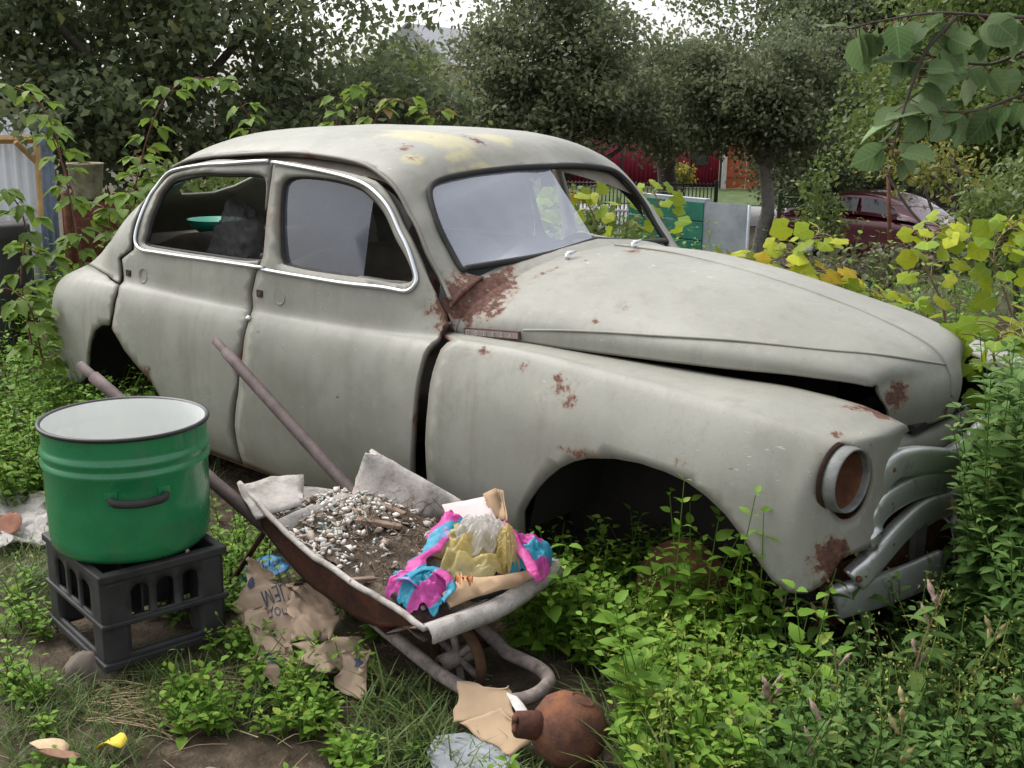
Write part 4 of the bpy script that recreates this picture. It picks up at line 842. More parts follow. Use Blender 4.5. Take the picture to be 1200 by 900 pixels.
# ------------------------------------------------------------------ maroon car parked beyond the garden
def sedan():
    base = gpos(1020, 24.5); e = empty('parked_car', base); tag(e, 'glossy maroon modern saloon parked beyond the yellow vine leaves', 'car')
    a, b = gpos(922, 25.0), gpos(1180, 21.5); ang = math.atan2(b[1]-a[1], b[0]-a[0]); R = rotz(ang)
    L = 4.2; O = a+np.array([0, 0, 0.0]); O[2] = gz((a[0]+b[0])/2, (a[1]+b[1])/2)
    T = lambda V: np.asarray(V, float)@R.T+O
    MM = Mat('maroon_paint').bsdf((0.075, 0.010, 0.018), 0.22, 0.25, None, 0.5, 0.6); MG = Mat('tinted_glass').bsdf((0.012, 0.014, 0.016), 0.06, 0, None, 0.6)
    # lower body sections: x, half width, z bottom, z shoulder, z deck
    S = [(0.0, .55, .42, .70, .80), (0.06, .72, .30, .80, .92), (0.25, .80, .26, .86, 1.0), (0.9, .84, .24, .90, 1.02), (1.8, .86, .22, .90, .98), (2.9, .86, .22, .88, .96), (3.6, .83, .24, .80, .88), (4.05, .74, .28, .66, .74), (4.2, .50, .38, .56, .62)]
    G = np.array([[(x, w*k, z) for k, z in ((-.92, zb), (-1.0, zb+.15), (-1.0, (zb+zs)/2), (-.99, zs-.05), (-.93, zs+.03), (-.70, zd), (-.3, zd+.02), (0, zd+.025), (.3, zd+.02), (.70, zd), (.93, zs+.03), (.99, zs-.05), (1.0, (zb+zs)/2), (1.0, zb+.15), (.92, zb))] for x, w, zb, zs, zd in S])
    Sd = Surf(G); V, F = gridmesh(Sd.grid(np.linspace(0, 8, 40), np.linspace(0, 14, 57))); part('body', T(V), F, MM, e)
    C = [(0.55, .62, 1.0, 1.005), (0.95, .64, 1.0, 1.24), (1.4, .62, 1.0, 1.40), (2.0, .63, 1.0, 1.43), (2.5, .64, .98, 1.36), (2.95, .66, .96, 1.14), (3.25, .67, .93, .94)]
    G = np.array([[(x, w*k*1.16 if j in (0, 8) else w*k, zb+(zt-zb)*q) for j, (k, q) in enumerate(((-1.12, 0), (-1.06, .35), (-1.0, .72), (-.86, .95), (0, 1.03), (.86, .95), (1.0, .72), (1.06, .35), (1.12, 0)))] for x, w, zb, zt in C])
    V, F = gridmesh(Surf(G).grid(np.linspace(0, 6, 36), np.linspace(0, 8, 41))); part('cabin', T(V), F, MM, e)
    for s in (-1, 1):
        for q, nm in (([(1.12, 1.03), (1.42, 1.30), (1.86, 1.33), (1.86, 1.02)], 'side_window'), ([(1.96, 1.02), (1.96, 1.33), (2.35, 1.30), (2.84, 1.03)], 'side_window'), ([(0.80, 1.03), (1.06, 1.04), (1.30, 1.26), (1.20, 1.24)], 'side_window')):
            o = part(nm, T([(x, s*(0.765-(z-1.0)*0.30), z) for x, z in q]), [(0, 1, 2, 3)], MG, e, False); solid(o, 0.012, 0)
        for x in (0.85, 3.35):
            w = part('wheel', *lathe([(.19, .10), (.30, .10), (.315, .08), (.315, -.08), (.30, -.10)], 30, (0, 1, 0)), M_RUBBER, e); V_ = [tuple(T([(x, s*.78, .31)])[0])]; w.rotation_euler = (0, 0, ang); w.location = V_[0]; w.matrix_parent_inverse = Matrix.Translation(-Vector(e.location))
            rm = part('rim', *lathe([(0, .085), (.06, .09), (.18, .075), (.19, .10)], 24, (0, s*1.0, 0)), plain('alloy', (.35, .35, .36), .35, .8) if 'alloy' not in bpy.data.materials else bpy.data.materials['alloy'], e); rm.rotation_euler = (0, 0, ang); rm.location = V_[0]; rm.matrix_parent_inverse = Matrix.Translation(-Vector(e.location))
        part('tail_light', *[T(box((0.10, s*.60, .80), (.16, .22, .16))[0]), box((0, 0, 0), (1, 1, 1))[1]], Mat('red_lens%d' % s).bsdf((.16, .008, .008), .15), e, False)
        part('door_handle', *[T(box((1.75, s*.875, .84), (.14, .03, .03))[0]), box((0, 0, 0), (1, 1, 1))[1]], MM, e, False)
        part('mirror', *[T(box((2.75, s*.93, 1.02), (.10, .16, .12))[0]), box((0, 0, 0), (1, 1, 1))[1]], MM, e, False)
    rw = part('rear_window', T([(0.66, -.50, 1.06), (0.66, .50, 1.06), (1.16, .46, 1.325), (1.16, -.46, 1.325)]), [(0, 1, 2, 3)], MG, e, False); solid(rw, 0.01, 0)
    part('bumper', *[T(tube(crom([(0.25, -.84, .42), (-.02, -.6, .42), (-.06, 0, .42), (-.02, .6, .42), (0.25, .84, .42)], 24), .12, 10, flat=(.6, 1))[0]), tube(crom([(0.25, -.84, .42), (-.02, -.6, .42), (-.06, 0, .42), (-.02, .6, .42), (0.25, .84, .42)], 24), .12, 10, flat=(.6, 1))[1]], M_RUBBER, e)
sedan()

# ------------------------------------------------------------------ green plank bin with galvanised side, left of the vine
be = empty('plank_bin', gpos(815, 9.2)); tag(be, 'green planked bin with a galvanised sheet on its right side', 'bin')
M_GRN = plain('bin_green_paint', (0.018, 0.125, 0.085), 0.6, scale=7, var=0.35); M_GALV = plain('galvanised', (0.32, 0.34, 0.37), 0.5, 0.35, scale=5, var=0.25)
A_, B_, C_ = at_h(738, 234, 9.6), at_h(826, 233, 9.0), at_h(879, 231, 8.75)
zt = (A_[2]+B_[2])/2
for k in range(6):
    z = zt-0.07-k*0.152; d = B_-A_; L = np.hypot(d[0], d[1]); an = math.atan2(d[1], d[0]); m = (A_+B_)/2
    o = part('plank', *box((m[0], m[1], z), (L, 0.025, 0.146), rotz(an)), M_GRN, be, False); bevel(o, 0.004)
d = C_-B_; L = np.hypot(d[0], d[1]); an = math.atan2(d[1], d[0]); m = (B_+C_)/2
part('metal_sheet', *box((m[0], m[1], zt-0.46), (L, 0.006, 0.94), rotz(an)), M_GALV, be, False)
part('edge_fold', *tube([np.array([C_[0], C_[1], zt+.01]), np.array([C_[0], C_[1], zt-.92])], 0.012, 6), M_GALV, be)
m = (A_+B_)/2; an = math.atan2((B_-A_)[1], (B_-A_)[0]); part('top_rail', *box((m[0]+.01, m[1]+.03, zt+.015), (np.hypot(*(B_-A_)[:2]), 0.08, 0.03), rotz(an)), M_GALV, be, False)
D_ = A_+(C_-B_); part('back_board', *box(((C_+D_)[0]/2, (C_+D_)[1]/2, zt-.46), (np.hypot(*(B_-A_)[:2])-.12, .02, .92), rotz(an)), M_GRN, be, False)

# ------------------------------------------------------------------ left edge: white corrugated gate, rusty fence, old bucket
wge = empty('white_gate', gpos(15, 9.0)); tag(wge, 'white corrugated sheet gate with raw timber brace at the left edge', 'gate')
M_WSH = plain('white_sheet', (0.74, 0.76, 0.79), 0.5, scale=3, var=0.10); M_BLUE = plain('blue_grey_sheet', (0.22, 0.27, 0.36), 0.5); M_PINE = plain('raw_pine', (0.52, 0.33, 0.15), 0.75, scale=9)
a, b = at_h(-60, 140, 9.0), at_h(38, 138, 9.2); g0 = gz(a[0], a[1]); hgt = a[2]-g0; a[2] = b[2] = g0
solid(part('sheet', *corrug(a, b, hgt, 31, 0.012, 0.02), M_WSH, wge, False), 0.003)
a2, b2 = at_h(39, 140, 9.18), at_h(58, 142, 9.35); a2[2] = b2[2] = g0
solid(part('edge_sheet', *corrug(a2, b2, hgt-0.02, 11, 0.012, 0.02), M_BLUE, wge, False), 0.003)
def beam(p, q, w, mat, par, nm='brace'): return bevel(part(nm, *tube([p, q], w, 4), mat, par, False), 0.004)
off = np.array([0.05, -0.06, 0])
beam(at_h(-60, 164, 8.95), at_h(44, 163, 9.12), 0.035, MP if False else M_PINE, wge); beam(at_h(18, 166, 8.95), at_h(43, 190, 9.1), 0.026, M_PINE, wge); beam(at_h(43, 160, 9.08), at_h(48, 260, 9.08), 0.026, M_PINE, wge)
rfe = empty('rusty_fence', gpos(110, 7.6)); tag(rfe, 'low rusty red metal sheet fence behind the saloon tail', 'fence')
a, b = at_h(72, 236, 7.8), at_h(215, 244, 8.6); g0 = min(gz(a[0], a[1]), gz(b[0], b[1])); hh = a[2]-g0; a[2] = b[2] = g0
solid(part('sheet', *corrug(a, b, hh, 9, 0.006, 0), rusty('red_rust', (0.09, 0.03, 0.02), (0.19, 0.065, 0.04), (0.13, 0.045, 0.03)), rfe, False), 0.004)
part('top_rail', *tube([a+np.array([0, 0, hh]), b+np.array([0, 0, hh])], 0.018, 8), M_RUST, rfe)
for p in (a, b): part('post', *tube([p+np.array([0, .03, 0]), p+np.array([0, .03, hh+.06])], 0.025, 8), M_RUST, rfe)
bp = at_h(103, 236, 7.75); k = 7.75/FPX; 
bke = empty('old_bucket', bp-np.array([0, 0, 0.0])); tag(bke, 'stained grey bucket standing on the rusty fence behind the car tail', 'bucket')
part('shell', *lathe([(0.001, .004), (15*k, .004), (16*k, .02), (20*k, 40*k), (21*k, 41*k), (20.5*k, 42*k), (19*k, 40*k), (15*k, .02), (0.001, .012)], 32, None, bp+np.array([0, 0, 0.012])), plain('stained_bucket', (0.20, 0.18, 0.12), 0.8, scale=14, var=0.5), bke)
hd_ = [bp+np.array([19*k*math.cos(w), 0.1*k, 0.012+38*k+16*k*math.sin(w)*0.3-0.0]) for w in np.linspace(0, math.pi, 14)]; part('handle', *tube(np.array(hd_), .005, 6), M_RUST, bke)
bl = atd(8, 295, 6.6)
tag(part('black_barrel', *lathe([(0.001, -1.0), (.13, -1.0), (.135, -.98), (.135, -.2), (.142, -.18), (.135, -.16), (.135, .10), (.142, .12), (.135, .14), (.135, .17), (.12, .185), (0.001, .18)], 32, None, bl-np.array([0, 0, .02])), M_RUBBER), 'black plastic barrel at the left edge under the raspberry canes', 'barrel')

# ------------------------------------------------------------------ enamel pot on a bottle crate
CN = np.array([-0.957, -1.916, 0.03]); CEX = unit(np.array([-0.415, 0.053, 0.0])); CEY = np.array([CEX[1], -CEX[0], 0.0]); CEY = CEY if CEY[1] > 0 else -CEY
CLX, CLY, CH = 0.39, 0.335, 0.255
M_CRATE = plain('sooty_black_plastic', (0.024, 0.024, 0.023), 0.6, scale=9, var=0.5, bumpy=0.12)
ce = empty('bottle_crate', CN+CEX*CLX/2+CEY*CLY/2); tag(ce, 'black plastic bottle crate under the green enamel pot', 'crate')
def crate_face(w):
    out = [(0, 0), (w, 0), (w, CH), (0, CH)]; holes = []
    def arch(x0, x1, z0, z1, r):
        q = [(x0, z0), (x1, z0), (x1, z1-r)]+[((x0+x1)/2+(x1-x0)/2*math.cos(a), z1-r+r*math.sin(a)) for a in np.linspace(0.2, math.pi-0.2, 7)]+[(x0, z1-r)]; return q
    a, b = 0.062, w-0.062; n = 4 if w > 0.4 else 3; s = (b-a)/n
    for k in range(n): holes.append(arch(a+k*s+0.010, a+(k+1)*s-0.010, 0.135, 0.222, 0.022))
    holes.append([(a+0.004, 0.032), (b-0.004, 0.032), (b-0.004, 0.112), (a+0.004, 0.112)])
    V, T, _ = fill(np.array(out), [np.array(h) for h in holes], 0.022); return V, T
for w, o, dx, nn in ((CLX, CN, CEX, CEY), (CLX, CN+CEY*(CLY-.012), CEX, CEY), (CLY, CN, CEY, CEX), (CLY, CN+CEX*(CLX-.012), CEY, CEX)):
    V, T = crate_face(w); P = o+V[:, :1]*dx+V[:, 1:2]*np.array([0, 0, 1.0])
    solid(part('side', P, T, M_CRATE, ce, False), 0.012, 0)
for z, hw in ((CH, 0.011), (0.122, 0.007), (0.008, 0.010)):                                    # rims, mid rail
    cs = [CN+np.array([0, 0, z]), CN+CEX*CLX+np.array([0, 0, z]), CN+CEX*CLX+CEY*CLY+np.array([0, 0, z]), CN+CEY*CLY+np.array([0, 0, z])]
    for i in range(4):
        a, b = cs[i], cs[(i+1) % 4]; d = unit(b-a); m = (a+b)/2; an = math.atan2(d[1], d[0]); bevel(part('rim', *box(m, (np.linalg.norm(b-a)+0.024+(.001*i), 0.026+(.0007*i), 2*hw+(.0005*i)), rotz(an)), M_CRATE, ce, False), 0.004)
for i, (fx, fy) in enumerate(((0, 0), (1, 0), (1, 1), (0, 1))):
    c = CN+CEX*(CLX*fx+(.032 if fx == 0 else -.032))+CEY*(CLY*fy+(.032 if fy == 0 else -.032)); an = math.atan2(CEX[1], CEX[0]); bevel(part('corner_post', *box(c+np.array([0, 0, CH/2]), (0.078, 0.078, CH-0.012), rotz(an)), M_CRATE, ce, False), 0.016, 3)
for k in range(1, 4): part('divider', *box(CN+CEX*CLX*k/4+CEY*CLY/2+np.array([0, 0, .16]), (.006, CLY-.03, .11), rotz(math.atan2(CEX[1], CEX[0]))), M_CRATE, ce, False)
for k in range(1, 3): part('divider', *box(CN+CEX*CLX/2+CEY*CLY*k/3+np.array([0, 0, .16]), (CLX-.03, .006, .112), rotz(math.atan2(CEX[1], CEX[0]))), M_CRATE, ce, False)
PC = CN+CEX*CLX*0.505+CEY*CLY*0.50; PB = CN[2]+CH+0.012
Mg = Mat('green_enamel'); nz_ = Mg.noise(6, 5); col = Mg.ramp(nz_, [(0.3, (0.013, 0.15, 0.052)), (0.7, (0.020, 0.205, 0.078))]); col = Mg.mix(Mg.math('MULTIPLY', Mg.step(Mg.noise(3.2, 5, .6, Mg.coord((1, 1, 2.2))), 0.58, 0.78), 0.35), col, (0.06, 0.10, 0.06))
chip = Mg.math('MULTIPLY', Mg.step(Mg.noise(34, 4, .6), .68, .72), Mg.step(Mg.noise(5, 3), .52, .62)); col = Mg.mix(chip, col, (.025, .02, .018)); col = Mg.mix(Mg.math('MULTIPLY', Mg.step(Mg.noise(1, 5, .65, Mg.coord((26, 26, 2.2))), .56, .72), .30), col, (.10, .13, .09))
Mg.bsdf(col, Mg.math('ADD', 0.16, Mg.math('MULTIPLY', nz_, 0.25)), 0, Mg.bump(Mg.noise(11, 3), 0.06, 0.01), 0.5, 0.25)
Mw = Mat('white_enamel'); wn_ = Mw.step(Mw.noise(9, 6, .7), .62, .8); Mw.bsdf(Mw.mix(Mw.math('MULTIPLY', wn_, .5), (0.66, 0.67, 0.64), (0.40, 0.36, 0.28)), 0.25, 0, None, 0.5, 0.2)
pe = empty('enamel_pot', (PC[0], PC[1], PB)); tag(pe, 'large green enamel pot with white inside standing on the black crate', 'pot')
r, h = 0.216, 0.350
part('outer_wall', *lathe([(0.001, 0.0), (r-.045, 0.0), (r-.018, .006), (r-.006, .022), (r-.002, .05), (r, .15), (r, h-.118), (r+.006, h-.108), (r+.007, h-.100), (r+.001, h-.092), (r, h-.085), (r+.006, h-.076), (r+.007, h-.068), (r+.001, h-.060), (r, h-.05), (r+.001, h-.006)], 96, None, (PC[0], PC[1], PB)), Mg.m, pe)
part('rim', *lathe([(r+.001, h-.006), (r+.008, h-.005), (r+.010, h), (r+.007, h+.005), (r+.001, h+.005), (r-.003, h)], 96, None, (PC[0], PC[1], PB)), plain('black_enamel_rim', (0.02, 0.018, 0.018), 0.35), pe)
part('inner_wall', *lathe([(r-.003, h), (r-.005, h-.05), (r-.001, h-.064), (r-.005, h-.078), (r-.001, h-.096), (r-.005, h-.112), (r-.006, .06), (r-.02, .015), (.001, .012)], 96, None, (PC[0], PC[1], PB)), Mw.m, pe)
def pot_handle(ang, nm):
    hp = lambda da, dz, dr: np.array([PC[0]+(r+dr)*math.cos(ang+da), PC[1]+(r+dr)*math.sin(ang+da), PB+h-.155+dz])
    ho_ = part(nm, *tube(crom([hp(-.30, 0, .004), hp(-.29, -.001, .020), hp(-.22, -.006, .032), hp(0, -.008, .038), hp(.22, -.006, .032), hp(.29, -.001, .020), hp(.30, 0, .004)], 30), [.006]*4+[.0105]*22+[.006]*4, 10), M_RUBBER, pe)
    for s in (-1, 1): part('bracket', *box(hp(s*.31, 0, .002), (.032, .006, .034), rotz(ang+s*.31+math.pi/2)), Mg.m, ho_, False)
to_cam = math.atan2(CAM[1]-PC[1], CAM[0]-PC[0]); pot_handle(to_cam+0.10, 'handle'); pot_handle(to_cam+0.10+math.pi, 'handle')
# stone under the crate
def rock(name, c, s, seed, mat, label=None, cat=None, n=14, parent=None):
    A = np.linspace(0, math.pi, n); B = np.linspace(0, 2*math.pi, 2*n); D = np.array([[(math.sin(a)*math.cos(b), math.sin(a)*math.sin(b), math.cos(a)) for b in B] for a in A])
    D = D*(1+0.22*fbm(D+seed, 1.6, 3, seed)[..., None])*np.asarray(s); V, F = gridmesh(D+np.asarray(c)); o = part(name, V, F[:, ::-1], mat, parent)
    return tag(o, label, cat) if label else o
M_STONE = plain('field_stone', (0.13, 0.105, 0.085), 0.9, scale=10, var=0.35, bumpy=0.5)
q = onz(98, 800, 0.0); rock('stone', q+np.array([-.05, .06, -.01]), (.085, .075, .062), 3, M_STONE, 'rounded brown stone wedged under the black crate', 'stone')

# ------------------------------------------------------------------ wheelbarrow, tipped forward on its wheel
M_CEM = Mat('cement_caked_steel'); f_ = M_CEM.noise(12, 7, .7); g_ = M_CEM.noise(45, 5, .65)
cc = M_CEM.ramp(f_, [(0.28, (0.16, 0.13, 0.11)), (0.45, (0.34, 0.31, 0.28)), (0.7, (0.50, 0.47, 0.44))]); cc = M_CEM.mix(M_CEM.step(M_CEM.math('ADD', M_CEM.math('MULTIPLY', f_, .5), M_CEM.math('MULTIPLY', g_, .5)), .56, .64), cc, (0.13, 0.07, 0.045)); M_CEM.bsdf(cc, 0.9, 0, M_CEM.bump(M_CEM.math('ADD', f_, g_), .5, .008), .2); M_CEM = M_CEM.m
M_BRUST = rusty('barrow_rust', (0.030, 0.014, 0.011), (0.125, 0.045, 0.024), (0.065, 0.026, 0.017))
M_TUBE = plain('mortar_splashed_tube', (0.22, 0.18, 0.16), 0.85, scale=22, var=0.6, bumpy=0.5); M_GRIP = plain('purple_brown_tube', (0.085, 0.060, 0.055), 0.7, scale=18, var=0.45)
wb = empty('wheelbarrow', (-0.25, -1.27, 0)); tag(wb, 'rusty cement caked wheelbarrow tipped forward full of rubble', 'wheelbarrow')
RN, FN, FF, RF = np.array([-1.10, -1.385, .385]), np.array([-.205, -1.485, .250]), np.array([-.245, -.945, .250]), np.array([-1.03, -.945, .395])
bRN, bFN, bFF, bRF = np.array([-.98, -1.39, .275]), np.array([-.44, -1.40, .125]), np.array([-.46, -1.04, .125]), np.array([-.95, -1.00, .28])
def wall(name, a, b, c, d, n=14, m=8, amp=.006, bow=None, seed=1, mats=(None, None)):
    s = np.linspace(0, 1, n)[:, None, None]; t = np.linspace(0, 1, m)[None, :, None]
    G = (a*(1-s)+b*s)*(1-t)+(d*(1-s)+c*s)*t
    if bow is not None: G = G+np.asarray(bow)*(np.sin(math.pi*s)*t)
    G = G+np.stack([fbm(G, 7, 3, seed+k) for k in range(3)], -1)*amp
    V, F = gridmesh(G); me = mesh(name, V, F); me.materials.append(mats[0]); me.materials.append(mats[1])
    o = link(name, me, wb); mo = solid(o, .005, -1); o.modifiers[-1].material_offset = 1; o.modifiers[-1].material_offset_rim = 0; return o
def wall2(name, top, bot, m, amp, seed, mats):
    t = np.linspace(0, 1, m)[None, :, None]; G = bot[:, None]*(1-t)+top[:, None]*t; G = G+np.stack([fbm(G, 7, 3, seed+k) for k in range(3)], -1)*amp
    V, F = gridmesh(G); me = mesh(name, V, F); me.materials.append(mats[0]); me.materials.append(mats[1]); o = link(name, me, wb); solid(o, .005, -1); o.modifiers[-1].material_offset = 1; return o
rimN = crom([RN, (RN+FN)/2+np.array([0, -.035, -.004]), FN], 24); botN = crom(np.array([RN+np.array([.01, .004, -.012])]+[ony(u, v, y) for u, v, y in ((308,622,-1.42),(350,672,-1.45),(398,712,-1.46),(440,733,-1.47))]+[FN+np.array([-.03, .012, -.006])]), 24)
wall2('tray_side', rimN, botN, 8, .006, 2, (M_BRUST, M_CEM))
wall('tray_side', bFF, bRF, RF+np.array([.02, 0, .015]), FF, 18, 8, .006, (0, .0, 0), 5, (M_BRUST, M_CEM))
wall('tray_back', bRF, bRN, RN, RF+np.array([-.03, -.25, -.06]), 14, 6, .010, (0, 0, -.03), 7, (M_CEM, M_CEM))
wall('tray_front', bFN, bFF, FF, FN, 14, 8, .006, (.02, 0, -.015), 9, (M_BRUST, M_CEM))
wall('tray_floor', bRN, bFN, bFF, bRF, 12, 8, .004, None, 11, (M_BRUST, M_CEM))
rim_pts = np.concatenate([crom([RN, (RN+FN)/2+np.array([0, -.035, -.004]), FN], 24), crom([FN, (FN+FF)/2+np.array([.018, 0, -.014]), FF], 18)[1:], crom([FF, (FF+RF)/2+np.array([0, 0, .004]), RF+np.array([.02, 0, .012])], 24)[1:]])
part('tray_rim', *tube(rim_pts+fbm(rim_pts, 9, 2)[:, None]*.004, .0085, 8), M_CEM, wb)
lip = crom([FN, (FN+FF)/2+np.array([.018, 0, -.014]), FF], 20); G = np.stack([lip+np.array([-.012, 0, -.002]), lip+np.array([.014, 0, .006]), lip+np.array([.030, 0, -.010]), lip+np.array([.028, 0, -.030])], 1); G += fbm(G, 14, 2)[..., None]*.004
solid(part('tray_lip', *gridmesh(G), M_CEM, wb), .006)
# torn plates standing at the back of the tray
def plate(name, px, mat, th=.008, bend=.02, seed=1, parent=wb, h=.02):
    """px: list of (u, v, world z) corners; filled, bent a little"""
    P = np.array([onz(u, v, z) for u, v, z in px]); c = P.mean(0); U, S_, Vt = np.linalg.svd(P-c); e1, e2 = Vt[0], Vt[1]; nrm = Vt[2]
    Q = np.stack([(P-c)@e1, (P-c)@e2], -1); V, T, _ = fill(Q, [], h); V3 = c+V[:, :1]*e1+V[:, 1:2]*e2
    res_ = np.array([np.average((P-c)@nrm, weights=1/(np.hypot(*(Q-v).T)**2+1e-6)) for v in V]); V3 = V3+res_[:, None]*nrm+nrm*(bend*fbm(V3, 7, 3, seed))[:, None]
    return solid(part(name, V3, T, mat, parent), th, 0)
plate('torn_plate', [(428,531,.47),(448,534,.455),(500,563,.405),(545,590,.355),(530,604,.31),(485,607,.30),(430,600,.30),(412,585,.33),(418,560,.38)], M_CEM, .010, .012, 4)
plate('torn_plate', [(279,566,.405),(318,557,.41),(356,556,.405),(356,568,.38),(354,590,.36),(330,598,.35),(300,604,.345),(284,580,.375)], M_CEM, .008, .018, 6)
plate('torn_plate', [(318,612,.33),(352,597,.345),(400,578,.35),(432,584,.33),(440,600,.30),(390,612,.28),(335,630,.285)], M_CEM, .012, .010, 8)
HN = crom([(-1.72, -1.493, .622), (-1.15, -1.452, .402)]+[tuple(ony(u, v, y)) for u, v, y in ((330,633,-1.385),(430,720,-1.37),(515,790,-1.365))], 30); HF = crom([(-1.71, -1.0, .63), (-.97, -1.08, .33), (-.55, -1.12, .165), (-.22, -1.165, .06)], 30)
loopf = crom([HN[-1], (-.12, -1.365, .045), (-.03, -1.31, .055), (-.03, -1.22, .06), (-.10, -1.165, .055), HF[-1]], 24)
part('frame_tube', *tube(np.concatenate([HN[4:-1], loopf, HF[::-1][1:-4]]), .0185, 12), M_TUBE, wb)
for H in (HN, HF):
    g = part('grip', *tube(H[:14], .0205, 12), M_GRIP, wb); part('grip_end', *tube(np.array([H[0]+(H[0]-H[1])*.9, H[1]]), .0155, 12), M_GRIP, g)
for a_, b_ in ((HN[13], onz(266, 690, 0.0)), (HF[16], onz(285, 702, 0.0)), (HN[18], onz(285, 702, 0.0))): part('leg', *tube([a_, b_], .0085, 8), M_BRUST, wb)
WC = ony(536, 770, -1.265); WR = .098; wax = unit(np.array([0.10, 1.0, 0.05])); we1 = unit(np.cross(wax, (0, 0, 1.0))); we2 = np.cross(wax, we1)
circ = np.array([WC+WR*(math.cos(w)*we1+math.sin(w)*we2) for w in np.linspace(0, 2*math.pi, 48, endpoint=False)])
wh = part('wheel', *tube(circ, .017, 10, closed=True, up=tuple(wax), flat=(.55, 1)), rusty('wheel_rust', (.05, .03, .02), (.19, .085, .04), (.11, .06, .035)), wb)
part('hub', *tube([WC-wax*.06, WC+wax*.06], .024, 14), M_TUBE, wh)
for k in range(6):
    w = 2*math.pi*k/6+.3; part('spoke', *tube([WC, WC+(WR-.01)*(math.cos(w)*we1+math.sin(w)*we2)], .010, 8), M_TUBE, wh)
part('axle', *tube([WC-wax*.11, WC+wax*.11], .010, 8), M_BRUST, wh)
for s, H in ((-1, HN), (1, HF)): part('strut', *tube([WC+wax*s*.10, H[22]], .009, 8), M_BRUST, wb)

# rubble: earth heap, plaster chips, sticks
hp = np.array([[(RN*(1-s)+FN*s)*(1-t)+(RF*(1-s)+FF*s)*t for t in np.linspace(.04, .96, 26)] for s in np.linspace(.10, .97, 34)])
s_ = np.linspace(.10, .97, 34)[:, None]; t_ = np.linspace(.04, .96, 26)[None, :]
hp[..., 2] += -.055+.055*np.sin(math.pi*t_)*np.sin(math.pi*np.clip(s_, .0, 1))**.8+fbm(hp, 11, 4, 2)*.014-.03*(s_ < .25)
Me = Mat('dumped_earth'); e1_ = Me.noise(20, 8, .75); Me.bsdf(Me.ramp(e1_, [(.3, (.035, .026, .020)), (.5, (.11, .085, .062)), (.7, (.22, .18, .14))]), .95, 0, Me.bump(e1_, .8, .02), .15)
tag(part('earth_heap', *gridmesh(hp), Me.m, None, True, kind='stuff'), 'brown earth heaped inside the wheelbarrow tray', 'earth')
def heap_at(s, t): i = int(np.clip((s-.10)/.87*33, 0, 33)); j = int(np.clip((t-.04)/.92*25, 0, 25)); return hp[i, j].copy()
CH_ = []
for k in range(1500):
    s, t = (rng.uniform(.10, .62), rng.uniform(.03, .92)) if k < 1380 else (rng.uniform(.15, .9), rng.uniform(.05, .95))
    if k < 1380 and rng.random() < sstep(.30, .62, s+.25*t-.1)*.95: continue
    p = heap_at(s, t)+np.array([rng.normal()*.012, rng.normal()*.012, .004+abs(rng.normal())*.006]); sz = np.array([rng.uniform(.008, .030), rng.uniform(.006, .020), rng.uniform(.002, .008)])*rng.choice([.35, .5, .7, 1.0], p=[.3, .3, .25, .15])
    V = np.array([(x, y, z) for x in (-1, 1) for y in (-1, 1) for z in (-1, 1)], float)*(1+rng.uniform(-.35, .35, (8, 3)))*sz/2*1.2
    R_ = rotz(rng.uniform(0, 6.3))@rotx(rng.normal()*.5)@roty(rng.normal()*.5); V = V@R_.T+p; F = np.array([(0, 1, 3), (0, 3, 2), (4, 6, 7), (4, 7, 5), (0, 4, 5), (0, 5, 1), (2, 3, 7), (2, 7, 6), (0, 2, 6), (0, 6, 4), (1, 5, 7), (1, 7, 3)])
    CH_.append((V, F, np.full(8, rng.random())))
V, F, T = merge(*CH_)
Mc = Mat('plaster_chips'); Mc.bsdf(Mc.ramp(Mc.attr('tone'), [(0, (.24, .19, .14)), (.2, (.40, .34, .28)), (.5, (.52, .48, .43)), (.96, (.62, .60, .56)), (.975, (.25, .40, .42))]), .85, 0, None, .2)
tag(part('plaster_chips', V, F, Mc.m, None, False, dict(tone=T), kind='stuff'), 'white plaster chips strewn over the earth in the wheelbarrow', 'rubble')
rt = []
for k in range(150):
    p = heap_at(rng.uniform(.38, .72), rng.uniform(.15, .8))+np.array([0, 0, .008]); d = rdir(1)[0]*np.array([1, 1, .35]); L = rng.uniform(.03, .10)
    V, F = tris(*tube(crom([p, p+d*L*.5+rng.normal(size=3)*.014+np.array([0, 0, .012]), p+d*L+rng.normal(size=3)*.012], 6), rng.uniform(.0008, .0018), 4)); rt.append((V, F, np.zeros(len(V))))
V, F, T = merge(*rt); tag(part('dead_roots', V, F, plain('dead_root', (.16, .11, .075), .9), None, True, kind='stuff'), 'tangle of thin dead roots on the earth in the wheelbarrow', 'roots')
for k, (s, t, L, w, an, lb) in enumerate([(.50, .42, .13, .030, .75, 'short grey brown wooden board end lying on the rubble'), (.45, .62, .09, .020, .2, 'broken brown lath beside the torn plate in the barrow'), (.66, .10, .10, .020, 1.3, 'rust brown curled strip near the striped bag and tray edge')]):
    p = heap_at(s, t)+np.array([0, 0, .018]); bevel(tag(part('board_scrap', *box(p, (L, w, .012), rotz(an)@roty(.15)), plain('scrap_wood%d' % k, (.20, .14, .10), .85, scale=30, var=.4), None, False), lb, 'wood scrap', 'wood scraps in the barrow'), .003)

